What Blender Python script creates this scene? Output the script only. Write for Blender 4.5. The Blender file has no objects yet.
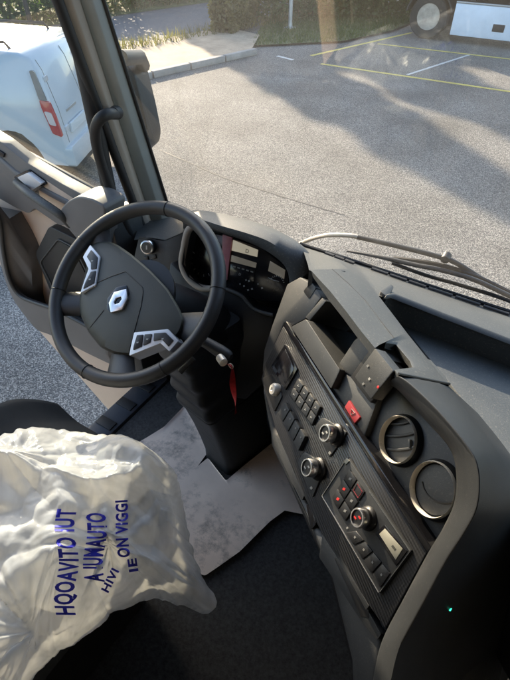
import bpy, bmesh, math, random
from mathutils import Vector as V, Matrix, noise
rad = math.radians
SC = bpy.context.scene
COL = SC.collection
random.seed(7)

# ------------------------------------------------------------------ camera
F, PITCH, YAW, H = 500.0, rad(42), rad(32), 2.95
CAM = V((0, 0, H))
FH = V((-math.sin(YAW), math.cos(YAW), 0))
RX = V((math.cos(YAW), math.sin(YAW), 0))
DV = FH * math.cos(PITCH) + V((0, 0, -math.sin(PITCH)))
UV_ = FH * math.sin(PITCH) + V((0, 0, math.cos(PITCH)))
cd = bpy.data.cameras.new('camera'); cam = bpy.data.objects.new('camera', cd); COL.objects.link(cam)
cam.matrix_world = Matrix(((RX.x, UV_.x, -DV.x, CAM.x), (RX.y, UV_.y, -DV.y, CAM.y), (RX.z, UV_.z, -DV.z, CAM.z), (0, 0, 0, 1)))
cd.sensor_fit = 'VERTICAL'; cd.sensor_height = 24; cd.lens = 24 * F / 680
cd.clip_start = 0.02; cd.clip_end = 1000
SC.camera = cam

# ------------------------------------------------------------------ light
SUN_AZ, SUN_EL = 54, 19          # degrees left of the truck's forward axis, above the horizon
w = bpy.data.worlds.new('World'); SC.world = w; w.use_nodes = True
sky = w.node_tree.nodes.new('ShaderNodeTexSky'); sky.sky_type = 'NISHITA'; sky.sun_disc = False
sky.sun_elevation = rad(SUN_EL); sky.sun_rotation = rad(-SUN_AZ); sky.dust_density = 1.5
bg = w.node_tree.nodes['Background']; bg.inputs['Strength'].default_value = 0.15
w.node_tree.links.new(sky.outputs[0], bg.inputs[0])
TO_SUN = V((-math.sin(rad(SUN_AZ)) * math.cos(rad(SUN_EL)), math.cos(rad(SUN_AZ)) * math.cos(rad(SUN_EL)), math.sin(rad(SUN_EL))))
sl = bpy.data.lights.new('sun', 'SUN'); sl.energy = 4.2; sl.angle = rad(0.55); sl.color = (1, .82, .60)
so = bpy.data.objects.new('sun', sl); COL.objects.link(so)
so.rotation_euler = (-TO_SUN).to_track_quat('-Z', 'Y').to_euler(); so.location = (-20, 14, 12)
SC.view_settings.view_transform = 'Standard'; SC.view_settings.look = 'None'
SC.view_settings.gamma = 1; SC.view_settings.use_curve_mapping = False
SC.view_settings.exposure = 1.95
SC.render.engine = 'CYCLES'
SC.cycles.use_denoising = True
SC.cycles.max_bounces = 10; SC.cycles.diffuse_bounces = 5; SC.cycles.transparent_max_bounces = 16
SC.cycles.caustics_reflective = False; SC.cycles.caustics_refractive = False
SC.cycles.sample_clamp_indirect = 6

# ------------------------------------------------------------------ pixel helpers: a pixel gives a direction, the plane gives the distance
def ray(x, y): return RX * (x - 255) + UV_ * (340 - y) + DV * F
def on(x, y, p, n, h=0):
    d = ray(x, y); p = V(p) + V(n) * h
    return CAM + d * ((p - CAM).dot(n) / d.dot(n))
def onz(x, y, z):
    d = ray(x, y); return CAM + d * ((z - H) / d.z)
class Plane:
    def __init__(s, p, n, u=None):
        s.p = V(p); s.n = V(n).normalized()
        s.u = V(u).normalized() if u else V((0, 0, 1)).cross(s.n).normalized()
        s.v = s.n.cross(s.u)
    def __call__(s, x, y, h=0): return on(x, y, s.p, s.n, h)
    def pts(s, L, h=0): return [s(x, y, h) for x, y in L]
    def at(s, a, b, h=0): return s.p + s.u * a + s.v * b + s.n * h
    def uv(s, q): d = q - s.p; return d.dot(s.u), d.dot(s.v)
_a, _t = .757, .505
FACE = Plane((-.0545, .5069, 2.3335), (-math.cos(_t) * math.sin(_a), -math.cos(_t) * math.cos(_a), math.sin(_t)), (math.cos(_a), -math.sin(_a), 0))
TOP = Plane((-.39, .83, 2.36), (.1493, .3009, .9419))
LEAN = math.tan(rad(12))
WIND = Plane((0, 1.17, 2.17), (0, -math.cos(rad(12)), -math.sin(rad(12))), (1, 0, 0))
DOOR = Plane((-1.12, .95, 2.2), (0, -1, 0), (1, 0, 0))
WC = V((-.735, .645, 2.262)); WN = V((0, -.584, .8117))
WHEEL = Plane(WC, WN, (1, 0, 0))
CLUS = Plane((-.69, 1.0, 2.16), (0.10, -math.cos(rad(20)), math.sin(rad(20))))
FLOOR_Z = 1.45

# ------------------------------------------------------------------ materials
MATS = {}
def mat(name, col, rough=.5, metal=0, var=.15, vscale=6, bump=0, bscale=400, spec=.5, speck=0, coat=0, emit=None, estr=0, col2=None):
    m = bpy.data.materials.new(name); m.use_nodes = True; nt = m.node_tree; N = nt.nodes; L = nt.links
    b = N['Principled BSDF']; b.inputs['Roughness'].default_value = rough; b.inputs['Metallic'].default_value = metal
    b.inputs['Specular IOR Level'].default_value = spec; b.inputs['Coat Weight'].default_value = coat
    tc = N.new('ShaderNodeTexCoord')
    n1 = N.new('ShaderNodeTexNoise'); n1.inputs['Scale'].default_value = vscale; n1.inputs['Detail'].default_value = 8; n1.inputs['Roughness'].default_value = .65
    L.new(tc.outputs['Object'], n1.inputs['Vector'])
    mx = N.new('ShaderNodeMix'); mx.data_type = 'RGBA'
    c = V(col[:3]); c2 = V(col2) if col2 else c * (1 + var)
    c1 = c if col2 else c * (1 - var)
    mx.inputs['A'].default_value = (*c1, 1); mx.inputs['B'].default_value = (*c2, 1)
    mr = N.new('ShaderNodeMapRange'); mr.inputs['From Min'].default_value = .3; mr.inputs['From Max'].default_value = .7
    L.new(n1.outputs[0], mr.inputs[0]); L.new(mr.outputs[0], mx.inputs['Factor'])
    out = mx.outputs['Result']
    if speck:
        n3 = N.new('ShaderNodeTexNoise'); n3.inputs['Scale'].default_value = 260; n3.inputs['Detail'].default_value = 3
        L.new(tc.outputs['Object'], n3.inputs['Vector'])
        m3 = N.new('ShaderNodeMapRange'); m3.inputs['From Min'].default_value = .58; m3.inputs['From Max'].default_value = .72; m3.inputs['To Max'].default_value = speck
        L.new(n3.outputs[0], m3.inputs[0])
        x3 = N.new('ShaderNodeMix'); x3.data_type = 'RGBA'; x3.inputs['B'].default_value = (.42, .38, .32, 1)
        L.new(out, x3.inputs['A']); L.new(m3.outputs[0], x3.inputs['Factor']); out = x3.outputs['Result']
    L.new(out, b.inputs['Base Color'])
    rr = N.new('ShaderNodeMapRange'); rr.inputs['To Min'].default_value = max(0.02, rough * .8); rr.inputs['To Max'].default_value = min(1, rough * 1.2)
    L.new(n1.outputs[0], rr.inputs[0]); L.new(rr.outputs[0], b.inputs['Roughness'])
    if bump:
        n2 = N.new('ShaderNodeTexNoise'); n2.inputs['Scale'].default_value = bscale; n2.inputs['Detail'].default_value = 3
        L.new(tc.outputs['Object'], n2.inputs['Vector'])
        bp = N.new('ShaderNodeBump'); bp.inputs['Strength'].default_value = bump; bp.inputs['Distance'].default_value = .002
        L.new(n2.outputs[0], bp.inputs['Height']); L.new(bp.outputs[0], b.inputs['Normal'])
    if emit:
        b.inputs['Emission Color'].default_value = (*emit, 1); b.inputs['Emission Strength'].default_value = estr
    MATS[name] = m
    return m
mat('dash_grey', (.064, .068, .069), .50, bump=.18, bscale=900, speck=.22, var=.15)
mat('dash_dark', (.030, .032, .034), .5, bump=.18, bscale=900, speck=.05)
mat('dash_mid', (.038, .040, .042), .5, bump=.18, bscale=900, speck=.08)
mat('dash_surround', (.021, .0225, .024), .45, bump=.12, bscale=1100, speck=.03, var=.2)
mat('tray_floor', (.066, .076, .085), .6, bump=.3, bscale=500, speck=.18, var=.2)
mat('black', (.012, .012, .013), .45, bump=.1)
mat('black_gloss', (.010, .010, .012), .12, var=.1)
mat('rubber', (.016, .016, .017), .6, bump=.2, bscale=200, var=.25)
mat('leather', (.030, .030, .031), .42, bump=.25, bscale=900, var=.2, vscale=12)
mat('pad_plastic', (.040, .042, .034), .48, bump=.3, bscale=900)
mat('silver', (.62, .62, .62), .28, 1, var=.08)
mat('silver_paint', (.66, .68, .72), .38, .25, var=.06)
mat('chrome', (.86, .80, .70), .28, .15, var=.05)
mat('arm_sun_glare', (.46, .42, .36), .42, .1, var=.12)  # sun glare put into the colour; the rest of the arm is black
mat('pillar_grey', (.37, .395, .39), .7, bump=.2, bscale=600, var=.1)
mat('pillar_brown', (.38, .325, .27), .7, bump=.2, bscale=600, var=.12)
mat('beige_trim', (.56, .44, .35), .72, bump=.25, bscale=600, var=.1, vscale=4)
mat('door_grey', (.135, .132, .132), .5, bump=.3, bscale=700, var=.12)
mat('headliner', (.42, .40, .37), .9, bump=.2, bscale=300)
mat('cab_wall', (.10, .098, .095), .9, bump=.2, bscale=300)
mat('carpet', (.040, .040, .041), .95, bump=1, bscale=300, var=.65, vscale=110)
mat('sill', (.055, .064, .080), .5, bump=.3, bscale=120, var=.2)
mat('gaiter', (.022, .024, .027), .5, bump=.5, bscale=60, var=.25)
mat('seat_fabric', (.026, .029, .030), .85, bump=.6, bscale=500, var=.25, vscale=40)
mat('red_button', (.33, .028, .035), .4, var=.1)
mat('red_lit', (.5, .02, .02), .4, emit=(1, .06, .04), estr=.10)
mat('green_lit', (.05, .4, .3), .4, emit=(.05, 1, .6), estr=.5)
mat('icon', (.42, .42, .40), .5)
mat('icon_dim', (.22, .22, .21), .5)
mat('lcd', (.30, .29, .235), .3, var=.1)
mat('lcd_ink', (.06, .06, .05), .4)
mat('screen_dark', (.016, .015, .017), .16, var=.2)
mat('screen_pale', (.26, .235, .18), .3, emit=(.8, .72, .55), estr=.09)
mat('screen_mid', (.075, .07, .062), .25, emit=(.6, .55, .45), estr=.035)
mat("pink_film", (.58, .24, .29), .35, var=.15, vscale=20)
mat('red_strap', (.50, .02, .025), .55, bump=.4, bscale=300, var=.3, vscale=80)
mat('white_paint', (.74, .75, .76), .28, var=.05, vscale=2, coat=.5)
mat('van_white', (.54, .575, .62), .22, var=.05, vscale=1.5, coat=.6)
mat('truck_white', (.66, .72, .80), .4, var=.12, vscale=1.2)
mat('tail_red', (.42, .018, .03), .15, var=.15, coat=.6)
mat('tail_clear', (.62, .55, .55), .15, var=.1, coat=.6)
mat('tail_smoke', (.16, .17, .18), .2, var=.1, coat=.6)
mat('tyre', (.024, .023, .022), .8, bump=.5, bscale=60, var=.4)
mat('rim_steel', (.42, .40, .37), .4, .6, var=.25, vscale=8)
mat('under_dark', (.03, .03, .03), .7, var=.4)
mat('plate', (.62, .66, .70), .4, var=.05)
mat('ink_blue', (.03, .03, .46), .5, var=.2, vscale=90)
mat('bark', (.09, .065, .045), .9, bump=1, bscale=40, var=.4)
mat('galv', (.42, .43, .44), .45, .5, var=.15)
mat('yellow_line', (.52, .42, .10), .7, var=.25, vscale=9, bump=.4, bscale=120)
mat('white_line', (.50, .50, .48), .7, var=.25, vscale=9, bump=.4, bscale=120)
mat('kerb_stone', (.30, .28, .26), .8, var=.2, vscale=4, bump=.5, bscale=80)
mat('verge_gravel', (.36, .28, .20), .95, var=.3, vscale=3, bump=1, bscale=60)
mat('road_far', (.10, .105, .115), .85, var=.15, vscale=2, bump=.5, bscale=90)
mat('grass_ground', (.07, .085, .03), .95, var=.5, vscale=2.5, bump=1, bscale=40)
mat('render_wall', (.55, .52, .47), .85, var=.1, vscale=2)
mat('roof_tile', (.25, .11, .07), .8, var=.25, vscale=6)

def leaf_mat(name, c):
    m = mat(name, c, .6, var=.45, vscale=1.7)
    nt = m.node_tree; b = nt.nodes['Principled BSDF']; o = nt.nodes['Material Output']
    tr = nt.nodes.new('ShaderNodeBsdfTranslucent'); tr.inputs[0].default_value = (c[0] * 1.6, c[1] * 1.9, c[2], 1)
    ms = nt.nodes.new('ShaderNodeMixShader'); ms.inputs[0].default_value = .35
    nt.links.new(b.outputs[0], ms.inputs[1]); nt.links.new(tr.outputs[0], ms.inputs[2]); nt.links.new(ms.outputs[0], o.inputs[0])
leaf_mat('leaf', (.055, .085, .028)); leaf_mat('leaf_dry', (.13, .11, .045))

def asphalt():
    m = bpy.data.materials.new('asphalt'); m.use_nodes = True; nt = m.node_tree; N = nt.nodes; L = nt.links
    b = N['Principled BSDF']; tc = N.new('ShaderNodeTexCoord')
    vo = N.new('ShaderNodeTexVoronoi'); vo.inputs['Scale'].default_value = 115
    n1 = N.new('ShaderNodeTexNoise'); n1.inputs['Scale'].default_value = .8; n1.inputs['Detail'].default_value = 9
    n2 = N.new('ShaderNodeTexNoise'); n2.inputs['Scale'].default_value = 45; n2.inputs['Detail'].default_value = 4
    for n in (vo, n1, n2): L.new(tc.outputs['Object'], n.inputs['Vector'])
    r1 = N.new('ShaderNodeValToRGB'); e = r1.color_ramp.elements
    e[0].position = .0; e[0].color = (.06, .06, .06, 1); e[1].position = 1; e[1].color = (.38, .36, .325, 1)
    x = r1.color_ramp.elements.new(.55); x.color = (.155, .148, .138, 1)
    sep = N.new('ShaderNodeSeparateColor'); L.new(vo.outputs['Color'], sep.inputs[0]); L.new(sep.outputs[0], r1.inputs[0])
    mx = N.new('ShaderNodeMix'); mx.data_type = 'RGBA'; mx.blend_type = 'MULTIPLY'; mx.inputs['Factor'].default_value = 1
    mr = N.new('ShaderNodeMapRange'); mr.inputs['From Min'].default_value = .3; mr.inputs['From Max'].default_value = .7; mr.inputs['To Min'].default_value = .72; mr.inputs['To Max'].default_value = 1.15
    L.new(n1.outputs[0], mr.inputs[0]); L.new(r1.outputs[0], mx.inputs['A']); L.new(mr.outputs[0], mx.inputs['B'])
    n4 = N.new('ShaderNodeTexNoise'); n4.inputs['Scale'].default_value = .35; n4.inputs['Detail'].default_value = 5; n4.inputs['Distortion'].default_value = 1.2; L.new(tc.outputs['Object'], n4.inputs['Vector'])
    m4 = N.new('ShaderNodeMapRange'); m4.inputs['From Min'].default_value = .56; m4.inputs['From Max'].default_value = .66; m4.inputs['To Max'].default_value = .30; L.new(n4.outputs[0], m4.inputs[0])
    x4 = N.new('ShaderNodeMix'); x4.data_type = 'RGBA'; x4.inputs['B'].default_value = (.06, .058, .055, 1); L.new(m4.outputs[0], x4.inputs['Factor']); L.new(mx.outputs['Result'], x4.inputs['A'])
    L.new(x4.outputs['Result'], b.inputs['Base Color'])
    b.inputs['Roughness'].default_value = .85; b.inputs['Specular IOR Level'].default_value = .22
    ad = N.new('ShaderNodeMath'); ad.operation = 'ADD'; L.new(vo.outputs['Distance'], ad.inputs[0]); L.new(n2.outputs[0], ad.inputs[1])
    bp = N.new('ShaderNodeBump'); bp.inputs['Strength'].default_value = .9; bp.inputs['Distance'].default_value = .005; bp.invert = True
    L.new(ad.outputs[0], bp.inputs['Height']); L.new(bp.outputs[0], b.inputs['Normal'])
    MATS['asphalt'] = m
asphalt()

def carbon():
    m = bpy.data.materials.new('carbon_weave'); m.use_nodes = True; nt = m.node_tree; N = nt.nodes; L = nt.links
    b = N['Principled BSDF']; uv = N.new('ShaderNodeTexCoord')
    mp = N.new('ShaderNodeMapping'); mp.inputs['Rotation'].default_value = (0, 0, rad(40)); L.new(uv.outputs['UV'], mp.inputs[0])
    ck = N.new('ShaderNodeTexChecker'); ck.inputs['Scale'].default_value = 330; L.new(mp.outputs[0], ck.inputs[0])
    wv = N.new('ShaderNodeTexWave'); wv.bands_direction = 'Y'; wv.inputs['Scale'].default_value = 62; wv.inputs['Distortion'].default_value = .3; L.new(uv.outputs['UV'], wv.inputs[0])
    mx = N.new('ShaderNodeMix'); mx.data_type = 'RGBA'; mx.inputs['A'].default_value = (.016, .016, .017, 1); mx.inputs['B'].default_value = (.050, .050, .052, 1)
    ml = N.new('ShaderNodeMath'); ml.operation = 'MULTIPLY_ADD'; ml.inputs[1].default_value = .35; L.new(ck.outputs['Fac'], ml.inputs[0])
    m2 = N.new('ShaderNodeMath'); m2.operation = 'MULTIPLY'; m2.inputs[1].default_value = .65; L.new(wv.outputs['Fac'], m2.inputs[0]); L.new(m2.outputs[0], ml.inputs[2])
    L.new(ml.outputs[0], mx.inputs['Factor']); L.new(mx.outputs['Result'], b.inputs['Base Color'])
    bp = N.new('ShaderNodeBump'); bp.inputs['Strength'].default_value = .35; bp.inputs['Distance'].default_value = .001; L.new(ml.outputs[0], bp.inputs['Height']); L.new(bp.outputs[0], b.inputs['Normal'])
    b.inputs['Roughness'].default_value = .3; MATS['carbon_weave'] = m
carbon()

def thin_glass(name, tint, dust, dcol=(.9, .85, .78)):
    m = bpy.data.materials.new(name); m.use_nodes = True; nt = m.node_tree; N = nt.nodes; L = nt.links
    N.remove(N['Principled BSDF']); o = N['Material Output']
    t = N.new('ShaderNodeBsdfTransparent'); t.inputs[0].default_value = (*tint, 1)
    g = N.new('ShaderNodeBsdfGlossy'); g.inputs['Roughness'].default_value = .0
    lw = N.new('ShaderNodeLayerWeight'); lw.inputs['Blend'].default_value = .5      # facing, the same from both sides of the pane
    pw = N.new('ShaderNodeMath'); pw.operation = 'POWER'; pw.inputs[1].default_value = 5; L.new(lw.outputs['Facing'], pw.inputs[0])
    fr = N.new('ShaderNodeMath'); fr.operation = 'MULTIPLY_ADD'; fr.inputs[1].default_value = .9; fr.inputs[2].default_value = .055; L.new(pw.outputs[0], fr.inputs[0])
    m1 = N.new('ShaderNodeMixShader'); L.new(fr.outputs[0], m1.inputs[0]); L.new(t.outputs[0], m1.inputs[1]); L.new(g.outputs[0], m1.inputs[2])
    d = N.new('ShaderNodeBsdfTranslucent'); d.inputs[0].default_value = (*dcol, 1)
    tc = N.new('ShaderNodeTexCoord'); n = N.new('ShaderNodeTexNoise'); n.inputs['Scale'].default_value = 3.5; n.inputs['Detail'].default_value = 10; n.inputs['Roughness'].default_value = .7
    mp = N.new('ShaderNodeMapping'); mp.inputs['Scale'].default_value = (1.5, 1, .6); L.new(tc.outputs['Object'], mp.inputs[0]); L.new(mp.outputs[0], n.inputs['Vector'])
    mr = N.new('ShaderNodeMapRange'); mr.inputs['From Min'].default_value = .3; mr.inputs['From Max'].default_value = .75; mr.inputs['To Min'].default_value = dust * .4; mr.inputs['To Max'].default_value = dust * 1.6
    L.new(n.outputs[0], mr.inputs[0])
    sp = N.new('ShaderNodeTexNoise'); sp.inputs['Scale'].default_value = 170; sp.inputs['Detail'].default_value = 2; L.new(tc.outputs['Object'], sp.inputs['Vector'])
    s2 = N.new('ShaderNodeMapRange'); s2.inputs['From Min'].default_value = .66; s2.inputs['From Max'].default_value = .76; s2.inputs['To Max'].default_value = dust * 6; L.new(sp.outputs[0], s2.inputs[0])
    ad = N.new('ShaderNodeMath'); ad.operation = 'MULTIPLY_ADD'; L.new(s2.outputs[0], ad.inputs[0]); L.new(n.outputs[0], ad.inputs[1]); L.new(mr.outputs[0], ad.inputs[2])
    m2 = N.new('ShaderNodeMixShader'); L.new(ad.outputs[0], m2.inputs[0]); L.new(m1.outputs[0], m2.inputs[1]); L.new(d.outputs[0], m2.inputs[2])
    L.new(m2.outputs[0], o.inputs[0]); MATS[name] = m
thin_glass('screen_glass', (.97, .98, .975), .0085)
thin_glass('door_glass', (.86, .89, .88), .002)

def film():
    m = bpy.data.materials.new('bag_film'); m.use_nodes = True; nt = m.node_tree; N = nt.nodes; L = nt.links
    b = N['Principled BSDF']; o = N['Material Output']
    b.inputs['Base Color'].default_value = (.72, .745, .77, 1); b.inputs['Roughness'].default_value = .2; b.inputs['Specular IOR Level'].default_value = .5
    tr = N.new('ShaderNodeBsdfTranslucent'); tr.inputs[0].default_value = (.86, .84, .80, 1)
    ms = N.new('ShaderNodeMixShader'); ms.inputs[0].default_value = .42
    L.new(b.outputs[0], ms.inputs[1]); L.new(tr.outputs[0], ms.inputs[2])
    tp = N.new('ShaderNodeBsdfTransparent'); m2 = N.new('ShaderNodeMixShader')
    L.new(ms.outputs[0], m2.inputs[1]); L.new(tp.outputs[0], m2.inputs[2]); L.new(m2.outputs[0], o.inputs[0])
    tc = N.new('ShaderNodeTexCoord'); n = N.new('ShaderNodeTexNoise'); n.inputs['Scale'].default_value = 16; n.inputs['Detail'].default_value = 3; n.inputs['Distortion'].default_value = 1.5
    L.new(tc.outputs['Object'], n.inputs['Vector'])
    ly = N.new('ShaderNodeTexNoise'); ly.inputs['Scale'].default_value = 7; ly.inputs['Detail'].default_value = 3; ly.inputs['Distortion'].default_value = 2; L.new(tc.outputs['Object'], ly.inputs['Vector'])
    lr = N.new('ShaderNodeMapRange'); lr.inputs['From Min'].default_value = .38; lr.inputs['From Max'].default_value = .62; lr.inputs['To Min'].default_value = .16; lr.inputs['To Max'].default_value = .46; L.new(ly.outputs[0], lr.inputs[0]); L.new(lr.outputs[0], m2.inputs[0])
    bp = N.new('ShaderNodeBump'); bp.inputs['Strength'].default_value = .22; bp.inputs['Distance'].default_value = .006
    L.new(n.outputs[0], bp.inputs['Height']); L.new(bp.outputs[0], b.inputs['Normal']); L.new(bp.outputs[0], tr.inputs['Normal'])
    MATS['bag_film'] = m
film()

def paper():
    m = mat('paper', (.80, .67, .575), .85, var=.12, vscale=5)
    nt = m.node_tree; N = nt.nodes; L = nt.links; b = N['Principled BSDF']; src = b.inputs['Base Color'].links[0].from_socket
    tc = N.new('ShaderNodeTexCoord'); n = N.new('ShaderNodeTexNoise'); n.inputs['Scale'].default_value = 17; n.inputs['Detail'].default_value = 9; n.inputs['Roughness'].default_value = .8
    L.new(tc.outputs['Object'], n.inputs['Vector'])
    n0 = N.new('ShaderNodeTexNoise'); n0.inputs['Scale'].default_value = 5; L.new(tc.outputs['Object'], n0.inputs['Vector'])
    ad = N.new('ShaderNodeMath'); ad.operation = 'MULTIPLY'; L.new(n.outputs[0], ad.inputs[0]); L.new(n0.outputs[0], ad.inputs[1])
    mr = N.new('ShaderNodeMapRange'); mr.inputs['From Min'].default_value = .27; mr.inputs['From Max'].default_value = .38; mr.inputs['To Max'].default_value = .62
    L.new(ad.outputs[0], mr.inputs[0])
    mx = N.new('ShaderNodeMix'); mx.data_type = 'RGBA'; mx.inputs['B'].default_value = (.12, .11, .105, 1)
    L.new(mr.outputs[0], mx.inputs['Factor']); L.new(src, mx.inputs['A']); L.new(mx.outputs['Result'], b.inputs['Base Color'])
paper()

# ------------------------------------------------------------------ geometry helpers: each returns (verts, faces)
def join(*gs):
    vs, fs = [], []
    for g in gs:
        o = len(vs); vs += list(g[0]); fs += [[i + o for i in f] for f in g[1]]
    return vs, fs
def prism(poly, vec):
    n = len(poly); vec = V(vec)
    vs = [V(p) for p in poly] + [V(p) + vec for p in poly]
    fs = [list(range(n)), list(range(2 * n - 1, n - 1, -1))] + [[i, i + n, (i + 1) % n + n, (i + 1) % n] for i in range(n)]
    return vs, fs
def sweep(rings, closed_ring=True, closed=False, caps=True):
    n = len(rings[0]); vs = [V(p) for r in rings for p in r]; fs = []
    m = len(rings)
    for i in range(m if closed else m - 1):
        a, b = i * n, ((i + 1) % m) * n
        for j in range(n if closed_ring else n - 1):
            k = (j + 1) % n; fs.append([a + j, a + k, b + k, b + j])
    if caps and not closed and closed_ring:
        fs += [list(range(n - 1, -1, -1)), list(range((m - 1) * n, m * n))]
    return vs, fs
def tube(path, r, seg=12, closed=False, flat=1.0):
    path = [V(p) for p in path]; m = len(path); rings = []; up = None
    for i in range(m):
        if closed: t = path[(i + 1) % m] - path[i - 1]
        else: t = path[min(i + 1, m - 1)] - path[max(i - 1, 0)]
        t.normalize()
        if up is None: up = V((0, 0, 1)) if abs(t.z) < .9 else V((0, 1, 0))
        a = t.cross(up).normalized(); b = a.cross(t).normalized(); up = b
        rr = r[i] if isinstance(r, (list, tuple)) else r
        rings.append([path[i] + a * rr * math.cos(2 * math.pi * k / seg) + b * rr * flat * math.sin(2 * math.pi * k / seg) for k in range(seg)])
    return sweep(rings, True, closed)
def lathe(c, axis, prof, seg=32, ring=False):
    c = V(c); a = V(axis).normalized(); x = a.orthogonal().normalized(); y = a.cross(x)
    rings = [[c + a * h + (x * math.cos(2 * math.pi * k / seg) + y * math.sin(2 * math.pi * k / seg)) * max(r, 1e-5) for k in range(seg)] for r, h in prof]
    return sweep(rings, closed=True) if ring else sweep(rings)
def box(lo, hi):
    x0, y0, z0 = lo; x1, y1, z1 = hi
    return prism([(x0, y0, z1), (x1, y0, z1), (x1, y1, z1), (x0, y1, z1)], (0, 0, z0 - z1))
def rnd(pts, r, k=4):
    out = []; n = len(pts)
    for i in range(n):
        p = V((*pts[i], 0)); a = V((*pts[i - 1], 0)) - p; b = V((*pts[(i + 1) % n], 0)) - p
        rr = min(r, a.length * .45, b.length * .45); s = p + a.normalized() * rr; e = p + b.normalized() * rr
        for j in range(k + 1):
            t = j / k; q = s * (1 - t) ** 2 + p * 2 * t * (1 - t) + e * t * t; out.append((q.x, q.y))
    return out
def smooth_path(pts, k=6, closed=False):
    P = [V(p) for p in pts]; n = len(P); out = []
    for i in range(n if closed else n - 1):
        if closed: a, b, c, d = P[i - 1], P[i], P[(i + 1) % n], P[(i + 2) % n]
        else: a, b, c, d = P[max(i - 1, 0)], P[i], P[i + 1], P[min(i + 2, n - 1)]
        for j in range(k):
            t = j / k
            out.append(.5 * ((2 * b) + (c - a) * t + (2 * a - 5 * b + 4 * c - d) * t * t + (3 * b - a - 3 * c + d) * t ** 3))
    if not closed: out.append(P[-1])
    return out
def inset(pts, k):
    cx = sum(p[0] for p in pts) / len(pts); cy = sum(p[1] for p in pts) / len(pts)
    return [(cx + (x - cx) * k, cy + (y - cy) * k) for x, y in pts]

# ------------------------------------------------------------------ objects
ROOT = {}
def tag(o, label=None, cat=None, group=None, kind=None):
    if label: o['label'] = label
    if cat: o['category'] = cat
    if group: o['group'] = group
    if kind: o['kind'] = kind
    return o
def thing(name, label, cat, loc, group=None, kind=None):
    o = bpy.data.objects.new(name, None); COL.objects.link(o); o.location = loc; o.empty_display_size = .1
    ROOT[o] = V(loc)
    return tag(o, label, cat, group, kind)
def obj(name, g, m, parent=None, bevel=0, seg=2, ang=40, label=None, kind=None, uvp=None, flat=False):
    off = V((0, 0, 0)); q = parent
    while q is not None:
        if q in ROOT: off = ROOT[q]; break
        q = q.parent
    me = bpy.data.meshes.new(name); bm = bmesh.new()
    vs = [bm.verts.new(V(p) - off) for p in g[0]]
    for f in g[1]:
        try: bm.faces.new([vs[i] for i in f])
        except ValueError: pass
    bmesh.ops.remove_doubles(bm, verts=bm.verts, dist=1e-6)
    bmesh.ops.recalc_face_normals(bm, faces=bm.faces)
    if bevel:
        es = [e for e in bm.edges if len(e.link_faces) == 2 and e.calc_face_angle(0) > rad(28)]
        bmesh.ops.bevel(bm, geom=es, offset=bevel, segments=seg, affect='EDGES', profile=.5, clamp_overlap=True)
    if uvp:
        lay = bm.loops.layers.uv.new('uv')
        for f in bm.faces:
            for l in f.loops: l[lay].uv = uvp.uv(l.vert.co + off)
    bm.to_mesh(me); bm.free()
    if not flat:
        me.polygons.foreach_set('use_smooth', [True] * len(me.polygons)); me.set_sharp_from_angle(angle=rad(ang))
    me.materials.append(MATS[m])
    o = bpy.data.objects.new(name, me); COL.objects.link(o); o.parent = parent
    if label: o['label'] = label
    if kind: o['kind'] = kind
    return o
def panel(name, pix, plane, h0, h1, m, parent, bevel=.001, r=0, **k):
    """a slab whose face is the pixel outline on the plane at height h1, going back to h0"""
    if r: pix = rnd(pix, r)
    top = plane.pts(pix, h1)
    return obj(name, prism(top, plane.n * (h0 - h1)), m, parent, bevel, uvp=plane, **k)
def frame(name, outer, inner, plane, h0, h1, m, parent, bevel=.0008, **k):
    a = plane.pts(outer, h1); b = plane.pts(inner, h1); d = plane.n * (h0 - h1); n = len(a)
    vs = a + b + [p + d for p in a] + [p + d for p in b]; fs = []
    for i in range(n):
        j = (i + 1) % n
        fs += [[i, j, n + j, n + i], [2 * n + i, 3 * n + i, 3 * n + j, 2 * n + j], [i, 2 * n + i, 2 * n + j, j], [n + i, n + j, 3 * n + j, 3 * n + i]]
    return obj(name, (vs, fs), m, parent, bevel, uvp=plane, **k)
def quad(pts, i, n, j, mm):
    """cell (i of n, j of mm) of the quad pts (order: u0v0, u1v0, u1v1, u0v1)"""
    def at(u, v):
        a, b, c, d = [V((*p, 0)) for p in pts]; q = (a * (1 - u) + b * u) * (1 - v) + (d * (1 - u) + c * u) * v; return (q.x, q.y)
    return [at(i / n, j / mm), at((i + 1) / n, j / mm), at((i + 1) / n, (j + 1) / mm), at(i / n, (j + 1) / mm)]
def font_geo(body, size=1.0, cuts=1, bold=0):
    c = bpy.data.curves.new('t', 'FONT'); c.body = body; c.size = size; c.offset = bold; c.space_character = 1.1; c.resolution_u = 3
    o = bpy.data.objects.new('t', c); COL.objects.link(o)
    dg = bpy.context.evaluated_depsgraph_get(); me = bpy.data.meshes.new_from_object(o.evaluated_get(dg))
    bm = bmesh.new(); bm.from_mesh(me); bmesh.ops.triangulate(bm, faces=bm.faces)
    if cuts: bmesh.ops.subdivide_edges(bm, edges=bm.edges, cuts=cuts, use_grid_fill=True)
    bm.verts.index_update()
    g = ([v.co.copy() for v in bm.verts], [[v.index for v in f.verts] for f in bm.faces]); bm.free()
    bpy.data.objects.remove(o); bpy.data.curves.remove(c); bpy.data.meshes.remove(me)
    return g

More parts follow.
